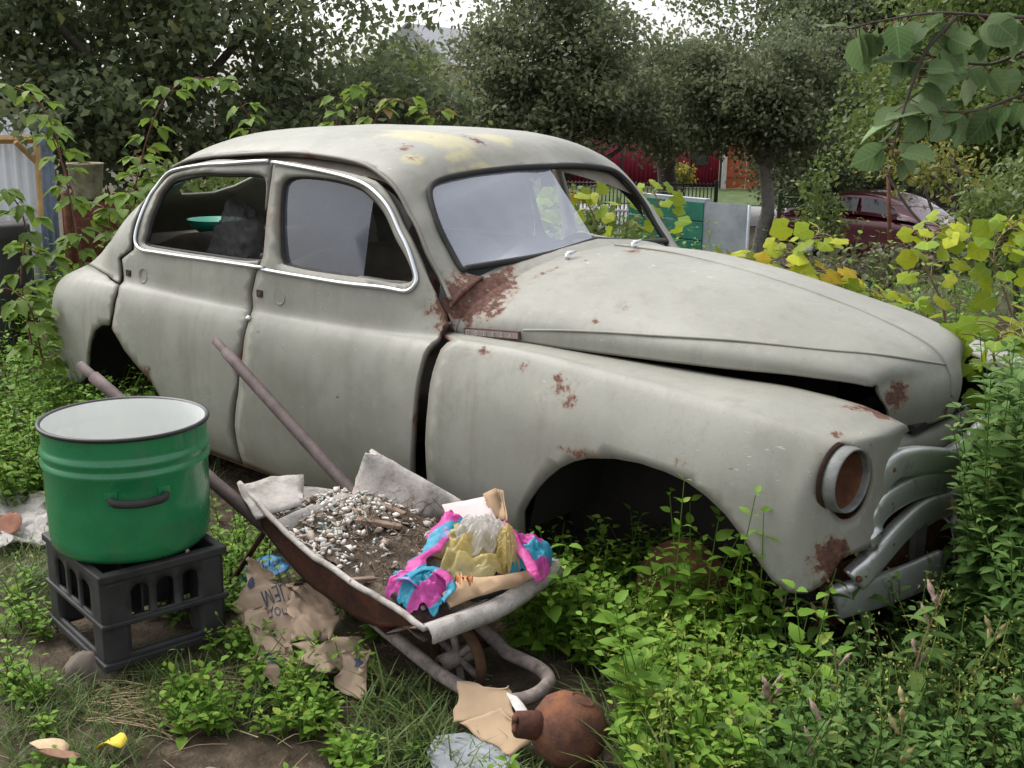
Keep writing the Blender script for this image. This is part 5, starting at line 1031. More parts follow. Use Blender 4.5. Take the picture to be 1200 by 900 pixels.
# ------------------------------------------------------------------ bags and packaging on top of the rubble
def crumple(c, s, nu=34, nv=26, amp=.18, seed=1, squash=.75, fold=3.0):
    g_ = np.random.default_rng(seed); N_ = unit(g_.normal(size=(46, 3))); N_[30:] = N_[:16]; H_ = g_.uniform(.74, 1.15, 46); nu, nv = nu*2, nv*2
    A = np.linspace(0.02, math.pi-0.02, nv); B = np.linspace(0, 2*math.pi, nu); D = np.array([[(math.sin(a)*math.cos(b), math.sin(a)*math.sin(b), math.cos(a)) for b in B] for a in A])
    Dw = D+np.stack([fbm(D+seed, 1.7, 2, seed+k) for k in range(3)], -1)*.22; Dw = unit(Dw); q = np.einsum('ijk,nk->ijn', Dw, N_); rr = np.where(q > .15, H_/np.maximum(q, .15), 9); k = np.sort(rr, -1); k = np.minimum(k[..., 0], 1.35)
    k = k*(1+amp*.55*fbm(D+seed, fold*.7, 2, seed)-amp*.5*np.abs(fbm(D+seed+4, fold*1.3, 2, seed+3))); D = D*k[..., None]*np.asarray(s); D[..., 2] = np.where(D[..., 2] < 0, D[..., 2]*squash, D[..., 2]); return D+np.asarray(c)
def film_mat(name, c1, c2, transp, rough=.25, bands=None):
    M = Mat(name)
    if bands: 
        w = M.n('ShaderNodeTexWave'); w.inputs['Scale'].default_value = bands[0]; w.inputs['Distortion'].default_value = 1.2; w.inputs['Detail'].default_value = 1; M.l(M.coord((1, .55, .8)), w.inputs['Vector']); col = M.ramp(w.outputs['Fac'], [(0, c1), (.46, c1), (.54, c2), (1, c2)]); col = M.mix(M.step(M.noise(7, 3), .60, .70), col, bands[1])
    else: col = M.ramp(M.noise(8, 4), [(.35, c1), (.7, c2)])
    b = M.n('ShaderNodeBsdfPrincipled'); M.l(col, b.inputs['Base Color']); b.inputs['Roughness'].default_value = rough; b.inputs['Specular IOR Level'].default_value = .5
    M.l(M.bump(M.math('ADD', M.noise(38, 4, .6, None, 1.2), M.vor(22, None, 'DISTANCE_TO_EDGE')), .8, .008), b.inputs['Normal'])
    t = M.n('ShaderNodeBsdfTranslucent'); M.l(col, t.inputs[0]); tr = M.n('ShaderNodeBsdfTransparent'); m1 = M.n('ShaderNodeMixShader'); m1.inputs[0].default_value = .45; m2 = M.n('ShaderNodeMixShader'); m2.inputs[0].default_value = transp
    M.l(b.outputs[0], m1.inputs[1]); M.l(t.outputs[0], m1.inputs[2]); M.l(m1.outputs[0], m2.inputs[1]); M.l(tr.outputs[0], m2.inputs[2]); M.l(m2.outputs[0], M.out.inputs['Surface']); return M.m
M_STRIPE = film_mat('striped_bag_film', (.70, .10, .42), (.06, .42, .58), .0, .35, (3.4, (.62, .30, .66)))
def pz(u, v, z): return onz(u, v, z)
def drape(name, c, lx, ly, dome, seed, mat, parent, rot=0.0, crease=.020, nr=46, nph=120):
    a_ = RT*math.cos(rot)+FH*math.sin(rot); b_ = FH*math.cos(rot)-RT*math.sin(rot); a_ = unit(a_*np.array([1, 1, 0])); b_ = unit(b_*np.array([1, 1, 0]))
    R_ = np.linspace(0, 1, nr)[:, None]; ph = np.linspace(0, 2*math.pi, nph)[None, :]; cx, cy = np.cos(ph), np.sin(ph); C3 = np.stack([cx*1.3+seed, cy*1.3, 0*cx], -1)
    out = 1+.28*fbm(C3, 1.0, 2, seed)[0][None, :]+.10*fbm(C3, 3.1, 2, seed+1)[0][None, :]; X_ = R_*cx*out; Y_ = R_*cy*out; Q = np.stack([X_*1.6+seed*3.1, Y_*1.6, 0*X_], -1); Qs = np.stack([X_*1.2+seed, Y_*3.4, 0*X_+2], -1)
    rid = (1-np.abs(fbm(Q, 1.6, 3, seed+2)))*.6+(1-np.abs(fbm(Qs, 1.5, 3, seed+4)))*.6
    z = dome*np.clip(1-R_**2, 0, 1)**.75*(1+.25*fbm(Q, .8, 2, seed+6))+crease*(rid-.75)*2.2*(1-.3*R_)+.016*R_**3*np.sin(9*ph+5*fbm(C3, 1.2, 2, seed+9)[0][None, :])
    G = np.asarray(c)+(X_*lx)[..., None]*a_+(Y_*ly)[..., None]*b_+z[..., None]*np.array([0, 0, 1.0]); return part(name, *gridmesh(G), mat, parent)
# striped bag: strap from upper left down to the lower left lobe, and a lobe at the right under the yellow bag
sb = empty('striped_bag', pz(560, 690, .2)); tag(sb, 'pink and turquoise striped plastic bag spilling over the barrow front', 'bag')
def ribbon(name, px, wid, mat, parent, seed, n=60, m=15, hump=.018):
    P = crom(np.array([onz(u, v, z) for u, v, z in px]), n); T_ = unit(np.gradient(P, axis=0)); S_ = unit(np.cross(T_, np.array([0, 0, 1.0]))); U_ = np.cross(S_, T_); w_ = crom_at(np.asarray(wid, float)[:, None]*np.ones((1, 1)), np.linspace(0, len(wid)-1, n))[:, 0]
    x = np.linspace(-1, 1, m); G = P[:, None]+S_[:, None]*(w_[:, None]*x[None])[..., None]+U_[:, None]*(hump*(1-x[None]**2)*np.minimum(1, w_[:, None]/.05))[..., None]
    G = G+np.stack([(1-2*np.abs(fbm(G, 13, 3, seed+k))) for k in range(3)], -1)*.011*np.minimum(1, w_/.03)[:, None, None]
    return solid(part(name, *gridmesh(G), mat, parent), .0015, 0)
ribbon('bag_strap', [(538,604,.375),(524,616,.362),(508,636,.345),(490,662,.325),(472,688,.31)], [.030, .036, .030, .022, .030], M_STRIPE, sb, 3)
drape('bag_lobe', pz(492, 694, .268), .085, .085, .060, 5, M_STRIPE, sb, .3)
drape('bag_lobe', pz(606, 660, .262), .085, .11, .085, 9, M_STRIPE, sb, -.3)
ribbon('bag_strap', [(516,706,.27),(528,690,.30),(516,672,.325),(498,668,.33),(478,676,.325)], [.014, .012, .012, .013, .016], M_STRIPE, sb, 13, 40, 7, .012)
ribbon('bag_strap', [(592,612,.36),(606,640,.34),(622,668,.31),(632,682,.285)], [.012, .014, .016, .014], film_mat('bag_pink_hem', (.68, .07, .36), (.75, .16, .46), 0, .35), sb, 17, 30, 7, .012)
yb = empty('yellow_bag', pz(552, 655, .3)); tag(yb, 'crumpled translucent yellow plastic bag resting on the striped bag', 'bag')
M_YEL = film_mat('yellow_film', (.58, .46, .15), (.70, .61, .32), .22, .18)
drape('bag_body', pz(546, 660, .285), .125, .120, .085, 2, M_YEL, yb, .15, .030)
drape('bag_fold', pz(590, 654, .300), .048, .075, .085, 21, M_YEL, yb, .2, .022)
cb_ = drape('bag_top', pz(563, 632, .345), .080, .075, .055, 14, film_mat('clear_film', (.56, .54, .50), (.68, .66, .63), .38, .12), yb, .4, .022)
drape('bag_print', pz(543, 679, .318), .022, .012, .006, 1, Mat('orange_print').bsdf((.50, .20, .07), .5), yb, .2, .003, 8, 30)
M_CARD = plain('brown_cardboard', (.40, .27, .165), .85, scale=8, var=.2); M_PCARD = plain('pale_pink_card', (.52, .43, .42), .8, scale=6, var=.15)
o = plate('card_sheet', [(518,592,.375),(545,588,.39),(568,584,.395),(583,612,.365),(588,640,.335),(560,632,.34),(530,622,.345)], M_PCARD, .004, .006, 3, None); tag(o, 'pale pinkish card sheet behind the yellow bag', 'card')
ge_ = empty('corrugated_card', pz(582, 592, .38)); tag(ge_, 'small fan of brown corrugated cardboard at the barrow far edge', 'cardboard')
for k in range(4):
    plate('card_layer', [(566+k*4,579-k*1.5,.42-k*.004),(581+k*3,572+k,.425-k*.004),(590+k*1.5,604+k*2,.37),(578+k*3,612,.355)], M_CARD, .003, .004, 20+k, ge_)
o = plate('cardboard_flap', [(518,696,.285),(540,678,.30),(590,674,.30),(628,664,.285),(640,668,.27),(604,690,.262),(560,700,.262),(528,712,.262)], M_CARD, .004, .010, 9, None); tag(o, 'brown cardboard flap under the yellow bag at the barrow lip', 'cardboard')
bt = empty('black_pipe', pz(552, 702, .25)); tag(bt, 'short black pipe with a pale ring lying at the barrow lip', 'pipe')
a_ = pz(590, 688, .245); b_ = pz(553, 694, .262); ax_ = unit(b_-a_)
part('pipe_body', *tube([a_, b_], .024, 20), M_RUBBER, bt); part('pipe_ring', *lathe([(.011, 0), (.016, .002), (.016, -.006)], 24, ax_, b_+ax_*.003), M_TRIM, bt); part('pipe_cap', *lathe([(0, 0), (.024, 0), (.026, -.004), (.026, -.014)], 24, ax_, b_+ax_*.001), M_RUBBER, bt)
o = rock('burlap_lump', pz(505, 660, .30), (.05, .05, .02), 8, Me.m); tag(o, 'dark earthy lump between the rubble and the striped bag', 'clod')

# ------------------------------------------------------------------ torn cement sack under the barrow
def sheet_px(name, corners, nu, nv, amp, seed, mat, parent, th=.0015, freq=8, ridge=1.0):
    c = np.array([onz(u, v, z) for u, v, z in corners]); s = np.linspace(0, 1, nu)[:, None, None]; t = np.linspace(0, 1, nv)[None, :, None]
    G = (c[0]*(1-s)+c[1]*s)*(1-t)+(c[3]*(1-s)+c[2]*s)*t
    nn = fbm(G, freq, 4, seed); rr = np.abs(fbm(G+3.3, freq*.8, 3, seed+2)); G = G+np.array([0, 0, 1.0])*(amp*(nn+ridge*(.5-rr)))[..., None]+np.stack([fbm(G, freq, 2, seed+5), fbm(G, freq, 2, seed+6), 0*nn], -1)*amp*.6
    bd = np.maximum(np.abs(2*s-1), np.abs(2*t-1))[..., 0]**6; G = G+np.stack([fbm(G, 22, 3, seed+8), fbm(G, 22, 3, seed+9), 0*nn], -1)*(bd*.035*min(1, amp/.02))[..., None]
    G[..., 2] = np.maximum(G[..., 2], gz(G[..., 0], G[..., 1])+.004)
    o = part(name, *gridmesh(G), mat, parent) if mat else None
    if o: solid(o, th, 0)
    return G, o
M_PAPER = plain('kraft_paper', (.34, .25, .175), .85, scale=7, var=.22, bumpy=.35); M_INK = Mat('faded_blue_ink').bsdf((.045, .055, .10), .8)
ps = empty('cement_sack', onz(340, 760, 0.0)); tag(ps, 'torn brown paper cement sack with dark blue print under the barrow', 'sack')
G1, _ = sheet_px('sack_panel', [(288,662,.20),(348,676,.17),(352,790,.02),(282,735,.06)], 44, 44, .030, 3, M_PAPER, ps)
G2, _ = sheet_px('sack_panel', [(300,738,.10),(352,770,.07),(398,800,.015),(318,808,.01)], 40, 36, .022, 12, M_PAPER, ps)
G3, _ = sheet_px('sack_panel', [(345,748,.12),(400,735,.15),(432,770,.07),(360,792,.05)], 40, 36, .034, 22, M_PAPER, ps)
G4, _ = sheet_px('sack_panel', [(393,768,.085),(434,764,.085),(430,818,.01),(404,806,.02)], 30, 30, .020, 31, M_PAPER, ps)
sheet_px('sack_panel', [(330,690,.16),(372,676,.15),(392,742,.08),(346,756,.10)], 34, 34, .03, 71, M_PAPER, ps); sheet_px('sack_panel', [(282,720,.10),(306,700,.13),(330,770,.05),(300,776,.03)], 30, 34, .026, 77, M_PAPER, ps)
def text_mesh(txt):
    cu = bpy.data.curves.new('ink_text', 'FONT'); cu.body = txt; cu.size = 1.0; cu.resolution_u = 3; ob = bpy.data.objects.new('ink_text', cu); COL.objects.link(ob)
    dg = bpy.context.evaluated_depsgraph_get(); me = bpy.data.meshes.new_from_object(ob.evaluated_get(dg)); V = np.array([v.co[:] for v in me.vertices]); F = [tuple(p.vertices) for p in me.polygons]
    bpy.data.objects.remove(ob); bpy.data.curves.remove(cu); bpy.data.meshes.remove(me); return V, F
def on_sheet(G, st, off=.0035):
    n, m = G.shape[:2]; s = np.clip(st[:, 0], 0, 1)*(n-1); t = np.clip(st[:, 1], 0, 1)*(m-1); i = np.clip(s.astype(int), 0, n-2); j = np.clip(t.astype(int), 0, m-2); a = (s-i)[:, None]; b = (t-j)[:, None]
    P = (G[i, j]*(1-a)+G[i+1, j]*a)*(1-b)+(G[i, j+1]*(1-a)+G[i+1, j+1]*a)*b; N = np.cross(G[i+1, j]-G[i, j], G[i, j+1]-G[i, j]); N = unit(N); k = ((CAM-P)*N).sum(1) < 0; N[k] *= -1; return P+N*off
def print_on(G, txt, o, ex, ey, size, name='print', col=M_INK):
    try: V, F = text_mesh(txt)
    except Exception: return
    if not len(V): return
    V2 = V[:, :2]-np.array([V[:, 0].mean(), V[:, 1].mean()]); st = np.asarray(o)+V2[:, :1]*size*np.asarray(ex)+V2[:, 1:]*size*np.asarray(ey)
    part(name, on_sheet(G, st), F, col, ps, False)
print_on(G1, 'ПОДІЛЬ', (.50, .58), (-.85, .42), (.40, .85), .17); print_on(G1, 'ЦЕМ', (.52, .36), (-.85, .42), (.40, .85), .23)
print_on(G2, 'ПОДІЛЬСЬКИЙ', (.62, .46), (.3, .95), (.95, -.3), .13); print_on(G2, 'ЦЕМЕНТ', (.36, .42), (.3, .95), (.95, -.3), .16)
def star(G, o, r, n=12, inner=.6):
    A = np.linspace(0, 2*math.pi, 2*n, endpoint=False); R_ = np.where(np.arange(2*n) % 2, r*inner, r); st = np.asarray(o)+np.stack([R_*np.cos(A), R_*np.sin(A)], -1); part('print_emblem', on_sheet(G, np.r_[[np.asarray(o)], st]), [(0, 1+i, 1+(i+1) % (2*n)) for i in range(2*n)], M_INK, ps, False)
star(G1, (.55, .78), .09); star(G2, (.22, .35), .16); star(G4, (.55, .30), .17, 5, .45); star(G1, (.20, .28), .075, 14, .75)
# blue film beside the sack
o = sheet_px('blue_film', [(285,658,.06),(330,656,.07),(336,676,.03),(290,682,.02)], 26, 20, .02, 41, film_mat('blue_film', (.03, .24, .52), (.10, .38, .62), 0, .3), None)[1]; tag(o, 'scrap of bright blue plastic film behind the crate', 'plastic')
# cardboard, slate and rusty lamp in the foreground
cd_ = empty('folded_cardboard', onz(575, 870, 0)); tag(cd_, 'folded tan cardboard piece lying before the barrow wheel', 'cardboard')
M_TAN = plain('tan_cardboard', (.44, .31, .195), .85, scale=6, var=.15)
sheet_px('card_panel', [(535,800,.10),(596,806,.10),(604,846,.05),(536,852,.03)], 16, 14, .008, 51, M_TAN, cd_, .004, 5)
sheet_px('card_panel', [(540,846,.045),(588,828,.085),(624,862,.05),(598,888,.015)], 16, 14, .007, 53, M_TAN, cd_, .004, 5)
sheet_px('card_panel', [(592,810,.10),(606,816,.095),(636,868,.03),(622,872,.035)], 14, 8, .004, 57, plain('card_white_face', (.60, .57, .53), .8), cd_, .004, 5)
o = plate('slate_shard', [(500,880,.012),(512,862,.02),(545,860,.025),(566,868,.02),(590,884,.012),(612,899,.01),(560,930,.005),(510,910,.008)], plain('grey_slate_sheet', (.23, .25, .26), .8, scale=9, var=.35), .008, .006, 3, None); tag(o, 'broken grey fibre cement shard on the ground below the cardboard', 'slate')
rl = empty('rusty_lamp', onz(668, 880, 0)); tag(rl, 'rusted round metal float chamber lying in the weeds at the bottom', 'scrap metal')
bc_ = onz(668, 852, .095); M_BALL = rusty('ball_rust', (.045, .022, .016), (.22, .085, .038), (.12, .055, .035))
ua = unit(np.array([.25, .35, .95])); part('drum_body', *lathe([(.0, .075), (.030, .073), (.060, .060), (.082, .035), (.090, .0), (.088, -.03), (.080, -.055), (.06, -.075), (.0, -.08)], 40, ua, bc_), M_BALL, rl)
part('filler_neck', *lathe([(.012, .060), (.020, .066), (.024, .074), (.028, .076), (.030, .070), (.030, .060)], 28, ua, bc_+np.array([.0, -.004, .002])), M_RUST, rl)
ub = unit(-RT*.9+UP*.15-FW*.35); part('side_block', *tube([bc_+ub*.06, bc_+ub*.135], [.036, .030], 12), M_BRUST, rl)
for k in (-1, 1): part('bolt', *lathe([(.007, 0), (.010, .004), (.010, .010), (0, .011)], 14, ub, bc_+ub*.133+np.array([0, 0, k*.013])), M_RUST, rl)
# litter at the left edge
lp_ = empty('plastic_litter', onz(20, 620, 0)); tag(lp_, 'torn dusty white plastic sheeting on the ground left of the pot', 'litter')
M_FILM = film_mat('dusty_film', (.42, .39, .35), (.60, .58, .54), .05, .4)
sheet_px('film', [(-30,578,.05),(62,582,.04),(60,606,.01),(-30,612,.02)], 40, 24, .035, 61, M_FILM, lp_); sheet_px('film', [(-20,610,.03),(64,600,.03),(60,636,.0),(-10,648,.0)], 40, 26, .03, 66, M_FILM, lp_)
def fallen(u, v, L, w, ang, col, label, seed, cup=.25):
    p = onz(u, v, .012); TV, TF = leaf_tmpl(.62, 6, cup, .3, 'heart'); V = TV*L@rotz(ang).T+p; V[:, 2] += fbm(V, 25, 2, seed)*.008+.012; V[:, 2] = np.maximum(V[:, 2], gz(V[:, 0], V[:, 1])+.006)
    tag(solid(part('fallen_leaf', V, TF, plain('leaf_%d' % seed, col, .8, scale=25, var=.25)), .001, 0), label, 'leaf', 'fallen leaves')
fallen(80, 884, .085, .05, 2.4, (.48, .36, .22), 'pale tan dry leaf at the bottom left', 71, -.3); fallen(96, 893, .09, .05, 2.9, (.25, .14, .09), 'curled brown dry leaf beside the tan one at the bottom left', 72, -.5); fallen(146, 880, .08, .05, 2.0, (.60, .47, .05), 'bright yellow fallen leaf in the grass at the bottom left', 73); fallen(10, 632, .13, .05, 1.0, (.17, .07, .04), 'dark red brown leaf by the plastic sheeting', 74, -.3)

# ------------------------------------------------------------------ things lying inside the saloon
o = part('clear_bag', *gridmesh(crumple(ony(285, 285, -.30), (.15, .12, .20), 46, 36, .26, 33, .9, 2.6)), film_mat('grey_clear_film', (.18, .17, .165), (.30, .29, .285), .25, .16)); tag(o, 'crumpled clear plastic bag behind the rear side window of the saloon', 'bag')
o = part('green_bowl', *lathe([(.001, -.03), (.08, -.03), (.12, .0), (.135, .03), (.13, .03), (.11, .0), (.001, -.02)], 30, None, np.array([-3.05, -.12, .905])), Mat('green_plastic').bsdf((.02, .30, .19), .4)); tag(o, 'green plastic bowl on the parcel shelf of the saloon', 'bowl')
o = part('brown_coat', *gridmesh(crumple(np.array([-1.22, -.52, .80]), (.13, .10, .13), 40, 30, .28, 43, .9, 2.4)), plain('brown_cloth', (.075, .040, .032), .95)); tag(o, 'rumpled brown cloth in the open front side window of the saloon', 'cloth')

# ------------------------------------------------------------------ vegetation
M_WEED = leaf_mat('weed_leaf', (0.066, 0.145, 0.015), (0.125, 0.240, 0.026), (0.200, 0.340, 0.048), (0.34, 0.36, 0.06), 0.97, 0.36, 0.6, 0.18)
M_WEED2 = leaf_mat('blue_green_weed', (0.050, 0.108, 0.026), (0.092, 0.175, 0.040), (0.150, 0.250, 0.062), (0.25, 0.26, 0.07), 0.97, 0.36, 0.6, 0.18)
M_GRASS = leaf_mat('grass_blade', (0.05, 0.085, 0.018), (0.085, 0.140, 0.030), (0.15, 0.20, 0.055), (0.30, 0.25, 0.11), 0.93, 0.25, 0.55, 0.3)
M_STEM = plain('green_stem', (0.10, 0.15, 0.045), 0.7); M_RSTEM = plain('red_stem', (0.13, 0.055, 0.035), 0.7); M_BSTEM = plain('dry_stem', (0.19, 0.14, 0.075), 0.8)
M_RASP = leaf_mat('raspberry_leaf', (0.060, 0.115, 0.018), (0.125, 0.210, 0.032), (0.200, 0.290, 0.050), (0.30, 0.16, 0.08), 0.93, 0.38, 0.6, 0.18, True)
M_VINE = leaf_mat('vine_leaf', (0.09, 0.18, 0.018), (0.20, 0.31, 0.024), (0.42, 0.44, 0.030), (0.55, 0.35, 0.025), 0.94, 0.40, 0.55, 0.18, True)
M_APRI = leaf_mat('apricot_leaf', (0.034, 0.072, 0.020), (0.075, 0.140, 0.040), (0.20, 0.27, 0.13), (0.2, 0.18, 0.05), 0.97, 0.36, 0.6, 0.15, True)

class Patch:                                             # one mass of small weeds
    def __init__(s): s.L = []; s.S = []
    def add(s, tm, pos, d, n, size, tone): s.L.append(scatter(tm, np.asarray(pos, float), np.asarray(d, float), np.asarray(n, float), np.asarray(size, float), np.asarray(tone, float)))
    def stem(s, P, r, t=0.3): V, F = tris(*tube(P, r, 3, False)); s.S.append((V, F, np.full(len(V), t)))
    def plant(s, base, h, nst, lsz, tm, node=0.06, lean=0.35, tone0=0.5, droop=0.25, srad=0.0025, whorl=2, top=1.0):
        base = np.asarray(base, float)
        for k in range(nst):
            a = rng.uniform(0, 6.283); hh = h*rng.uniform(0.6, 1.1); ln = lean*rng.uniform(0.3, 1.2)*hh
            tip = base+np.array([math.cos(a)*ln, math.sin(a)*ln, hh]); mid = (base+tip)/2+np.array([-math.cos(a), -math.sin(a), 0])*ln*0.18+rng.normal(size=3)*0.02*h
            n = max(3, int(hh/node)); P = crom([base, mid, tip], n+1); s.stem(P, np.linspace(srad, srad*0.5, n+1))
            i = np.repeat(np.arange(max(1, n//4), n+1), whorl); m = len(i); ph = rng.uniform(0, 6.28)+np.repeat(np.arange(m//whorl+1), whorl)[:m]*1.571+np.tile(np.arange(whorl), m//whorl+1)[:m]*6.283/whorl+rng.normal(size=m)*0.3
            el = rng.uniform(-0.15, 0.65, m)+0.25*(i/n); d = np.stack([np.cos(ph)*np.cos(el), np.sin(ph)*np.cos(el), np.sin(el)], -1); nr = np.stack([-np.cos(ph)*np.sin(el), -np.sin(ph)*np.sin(el), np.cos(el)], -1)+rng.normal(size=(m, 3))*0.22
            sz = lsz*rng.uniform(0.6, 1.2, m)*(1-0.45*(i/n)**2*top); s.add(tm, P[i]+d*0.006, d, nr, sz, np.clip(tone0+rng.normal(size=m)*0.17+0.22*(i/n), 0, 0.93))
    def grass(s, base, h, nb, spread=0.03, tone0=0.5):
        a = rng.uniform(0, 6.283, nb); p = np.asarray(base)+np.stack([rng.normal(size=nb)*spread, rng.normal(size=nb)*spread, np.zeros(nb)], -1); t = rng.uniform(0.15, 0.9, nb); d = np.stack([np.cos(a)*t, np.sin(a)*t, np.ones(nb)], -1)
        nr = np.stack([-np.cos(a), -np.sin(a), t+0.2], -1); s.add(BLADE, p, d, nr, h*rng.uniform(0.5, 1.2, nb), np.clip(tone0+rng.normal(size=nb)*0.22, 0, 1))
    def done(s, name, label, cat, mat, smat=None):
        V, F, T = merge(*(s.L+s.S)); print(name, len(F)); return tag(part(name, V, F, mat, None, True, dict(tone=T), kind='stuff'), label, cat)
def G3(x, y): return np.array([x, y, float(gz(x, y))])
def in_car(x, y, m=0.0): return -3.55 < x < 0.50 and abs(y) < 0.80+m
def gp(u, v): p = onz(u, v, 0.0); return p[0], p[1]

# light green broad-leaved weeds: in front of the fender, under the arch, round the crate
pa = Patch()
for k in range(430):
    u, v = rng.uniform(590, 900), rng.uniform(690, 960); x, y = gp(u, v)
    if (u < 660 and v > 770) or (u < 735 and v > 785): continue
    if in_car(x, y, -0.02) and not (-.45 < x < .40): continue
    pa.plant(G3(x, y), rng.uniform(0.12, 0.27) if v > 760 else rng.uniform(0.14, 0.30), rng.integers(2, 5), rng.uniform(0.035, 0.055), OVATE, 0.045, 0.45, 0.52)
for k in range(60):                                      # inside the wheel arch
    x, y = rng.uniform(-.40, .35), rng.uniform(-.95, -.60)
    if abs(x) < .17 and y > -.80: continue
    pa.plant(G3(x, y), rng.uniform(0.15, 0.32), rng.integers(1, 4), rng.uniform(0.035, 0.055), OVATE, 0.05, 0.35, 0.40)
for k in range(26):                                      # larger leaved plants among them and climbing out of the arch
    u, v = rng.uniform(620, 1000), rng.uniform(690, 950); x, y = gp(u, v)
    if not in_car(x, y, -.02) and not (u < 740 and v > 780): pa.plant(G3(x, y), rng.uniform(0.22, 0.40), rng.integers(1, 3), rng.uniform(0.06, 0.095), SERR, 0.055, 0.3, 0.45)
for k in range(16):
    x, y = rng.uniform(-.02, .36), rng.uniform(-.86, -.70); pa.plant(G3(x, y), rng.uniform(0.32, 0.55), rng.integers(1, 3), rng.uniform(0.045, 0.07), OVATE, 0.06, 0.22, 0.40)
pa.done('leafy_weeds', 'dense light green leafy weeds below the front fender arch', 'weeds', M_WEED)
pl = Patch()
for (u0, u1, v0, v1, n, h0, h1) in [(180,430,690,860,150,.05,.16),(0,75,690,830,46,.06,.15),(60,430,830,960,95,.03,.09),(0,110,800,960,16,.02,.06),(430,520,700,900,10,.03,.08),(250,480,600,660,40,.08,.2),(560,620,900,990,10,.04,.08),(255,330,600,690,30,.10,.22)]:
    for k in range(n):
        u, v = rng.uniform(u0, u1), rng.uniform(v0, v1); x, y = gp(u, v)
        if in_car(x, y): continue
        if fbm(np.array([x, y, 0.0]), 3.0, 2, 6) < -0.28: continue
        pl.plant(G3(x, y), rng.uniform(h0, h1), rng.integers(2, 5), rng.uniform(0.025, 0.045), OVATE, 0.035, 0.7, 0.50)
pl.done('low_weeds', 'low broad leaved weeds on the bare soil round the crate and barrow', 'weeds', M_WEED)
# tall weeds at the right of the nose and along the right edge
pr_ = Patch()
for k in range(210):
    u, v = rng.uniform(900, 1290), rng.uniform(640, 1000); x, y = gp(u, v)
    if in_car(x, y, 0.02): continue
    pr_.plant(G3(x, y), rng.uniform(0.18, 0.34), rng.integers(2, 5), rng.uniform(0.030, 0.050), LANCE if rng.random() < .5 else OVATE, 0.035, 0.4, 0.42)
for k in range(340):                                     # behind and beside the nose
    x, y = rng.uniform(.62, 2.2), rng.uniform(-.55, 2.6)
    q = project(np.array([[x, y, .5]]))[0]
    if q[0] < 1095+max(0, (y+.2))*12: continue
    pr_.plant(G3(x, y), rng.uniform(0.40, 0.80)+0.06*y, rng.integers(2, 5), rng.uniform(0.045, 0.075), LANCE if rng.random() < .6 else OVATE, 0.036, 0.28, 0.46, whorl=3)
for k in range(230):                                     # thicket standing right of the nose
    u, v = rng.uniform(1122, 1290), rng.uniform(590, 830); x, y = gp(u, v)
    if in_car(x, y, .05): continue
    dz = (np.array([x, y, 0])-CAM)@FW; h = (v-(rng.uniform(350, 470) if u > 1140 else rng.uniform(410, 520)))/FPX*dz
    pr_.plant(G3(x, y), max(.2, h*.92), rng.integers(2, 4), rng.uniform(0.045, 0.08), [LANCE, OVATE, SERR][k % 3], 0.040, 0.16, 0.46, whorl=3)
for k in range(60):
    u, v = rng.uniform(1132, 1250), rng.uniform(590, 690); x, y = gp(u, v); dz = (np.array([x, y, 0])-CAM)@FW
    if not in_car(x, y, .05): pr_.plant(G3(x, y), (v-rng.uniform(345, 400))/FPX*dz*.92, rng.integers(2, 4), rng.uniform(0.055, 0.085), [OVATE, SERR][k % 2], 0.042, 0.14, 0.46, whorl=3)
pr_.done('tall_weeds', 'tall narrow leaved weeds crowding the saloon nose at the right', 'weeds', M_WEED2)
# wild growth left of the tail and behind the car
pb_ = Patch()
for k in range(330):
    u, v = rng.uniform(-80, 120), rng.uniform(400, 600); x, y = gp(u, v)
    if in_car(x, y, .05): continue
    pb_.plant(G3(x, y), rng.uniform(0.10, 0.34), rng.integers(2, 4), rng.uniform(0.035, 0.06), OVATE if rng.random() < .7 else SERR, 0.05, 0.45, 0.50)
for k in range(60):                                      # rear wheel arch and under the sill
    x, y = rng.uniform(-3.2, -2.4), rng.uniform(-.95, -.6); pb_.plant(G3(x, y), rng.uniform(0.15, 0.36), 3, 0.045, OVATE, 0.05, 0.4, 0.40)
for k in range(260):
    x, y = rng.uniform(-6.5, 2.5), rng.uniform(1.1, 4.5)
    pb_.plant(G3(x, y), rng.uniform(0.3, 0.75), 3, rng.uniform(.05, .075), OVATE, 0.08, 0.35, 0.5)
for k in range(130):
    x, y = rng.uniform(-6.5, -3.9), rng.uniform(-1.5, 1.2)
    pb_.plant(G3(x, y), rng.uniform(0.25, 0.65), 3, rng.uniform(.05, .075), SERR, 0.08, 0.35, 0.45)
pb_.done('wild_growth', 'rank green growth round the saloon tail and along its far side', 'weeds', M_WEED)
# fine yellowish flowering weeds, thin stems with specks
fl = Patch()
for k in range(42):
    u, v = rng.uniform(740, 1260), rng.uniform(700, 980); x, y = gp(u, v)
    if in_car(x, y, .02): continue
    b_ = G3(x, y); h = rng.uniform(.2, .42)
    for j in range(rng.integers(2, 5)):
        tip = b_+np.array([rng.normal()*.07, rng.normal()*.07, h*rng.uniform(.7, 1.1)]); P_ = crom([b_, (b_+tip)/2+rng.normal(size=3)*.015, tip], 9); fl.stem(P_, .0012, .55); m = 26
        i = rng.integers(4, 9, m); fl.add(SMALL, P_[i]+rng.normal(size=(m, 3))*np.array([.016, .016, .012]), rdir(m, .3), rdir(m, 1), rng.uniform(.006, .013, m), rng.uniform(.4, 1.0, m))
fl.done('flowering_weeds', 'thin yellowish flowering weed stems in the right foreground', 'weeds', leaf_mat('specks', (.10, .16, .03), (.20, .27, .06), (.38, .40, .12), (.50, .42, .12), .93, .3, .7, .1))
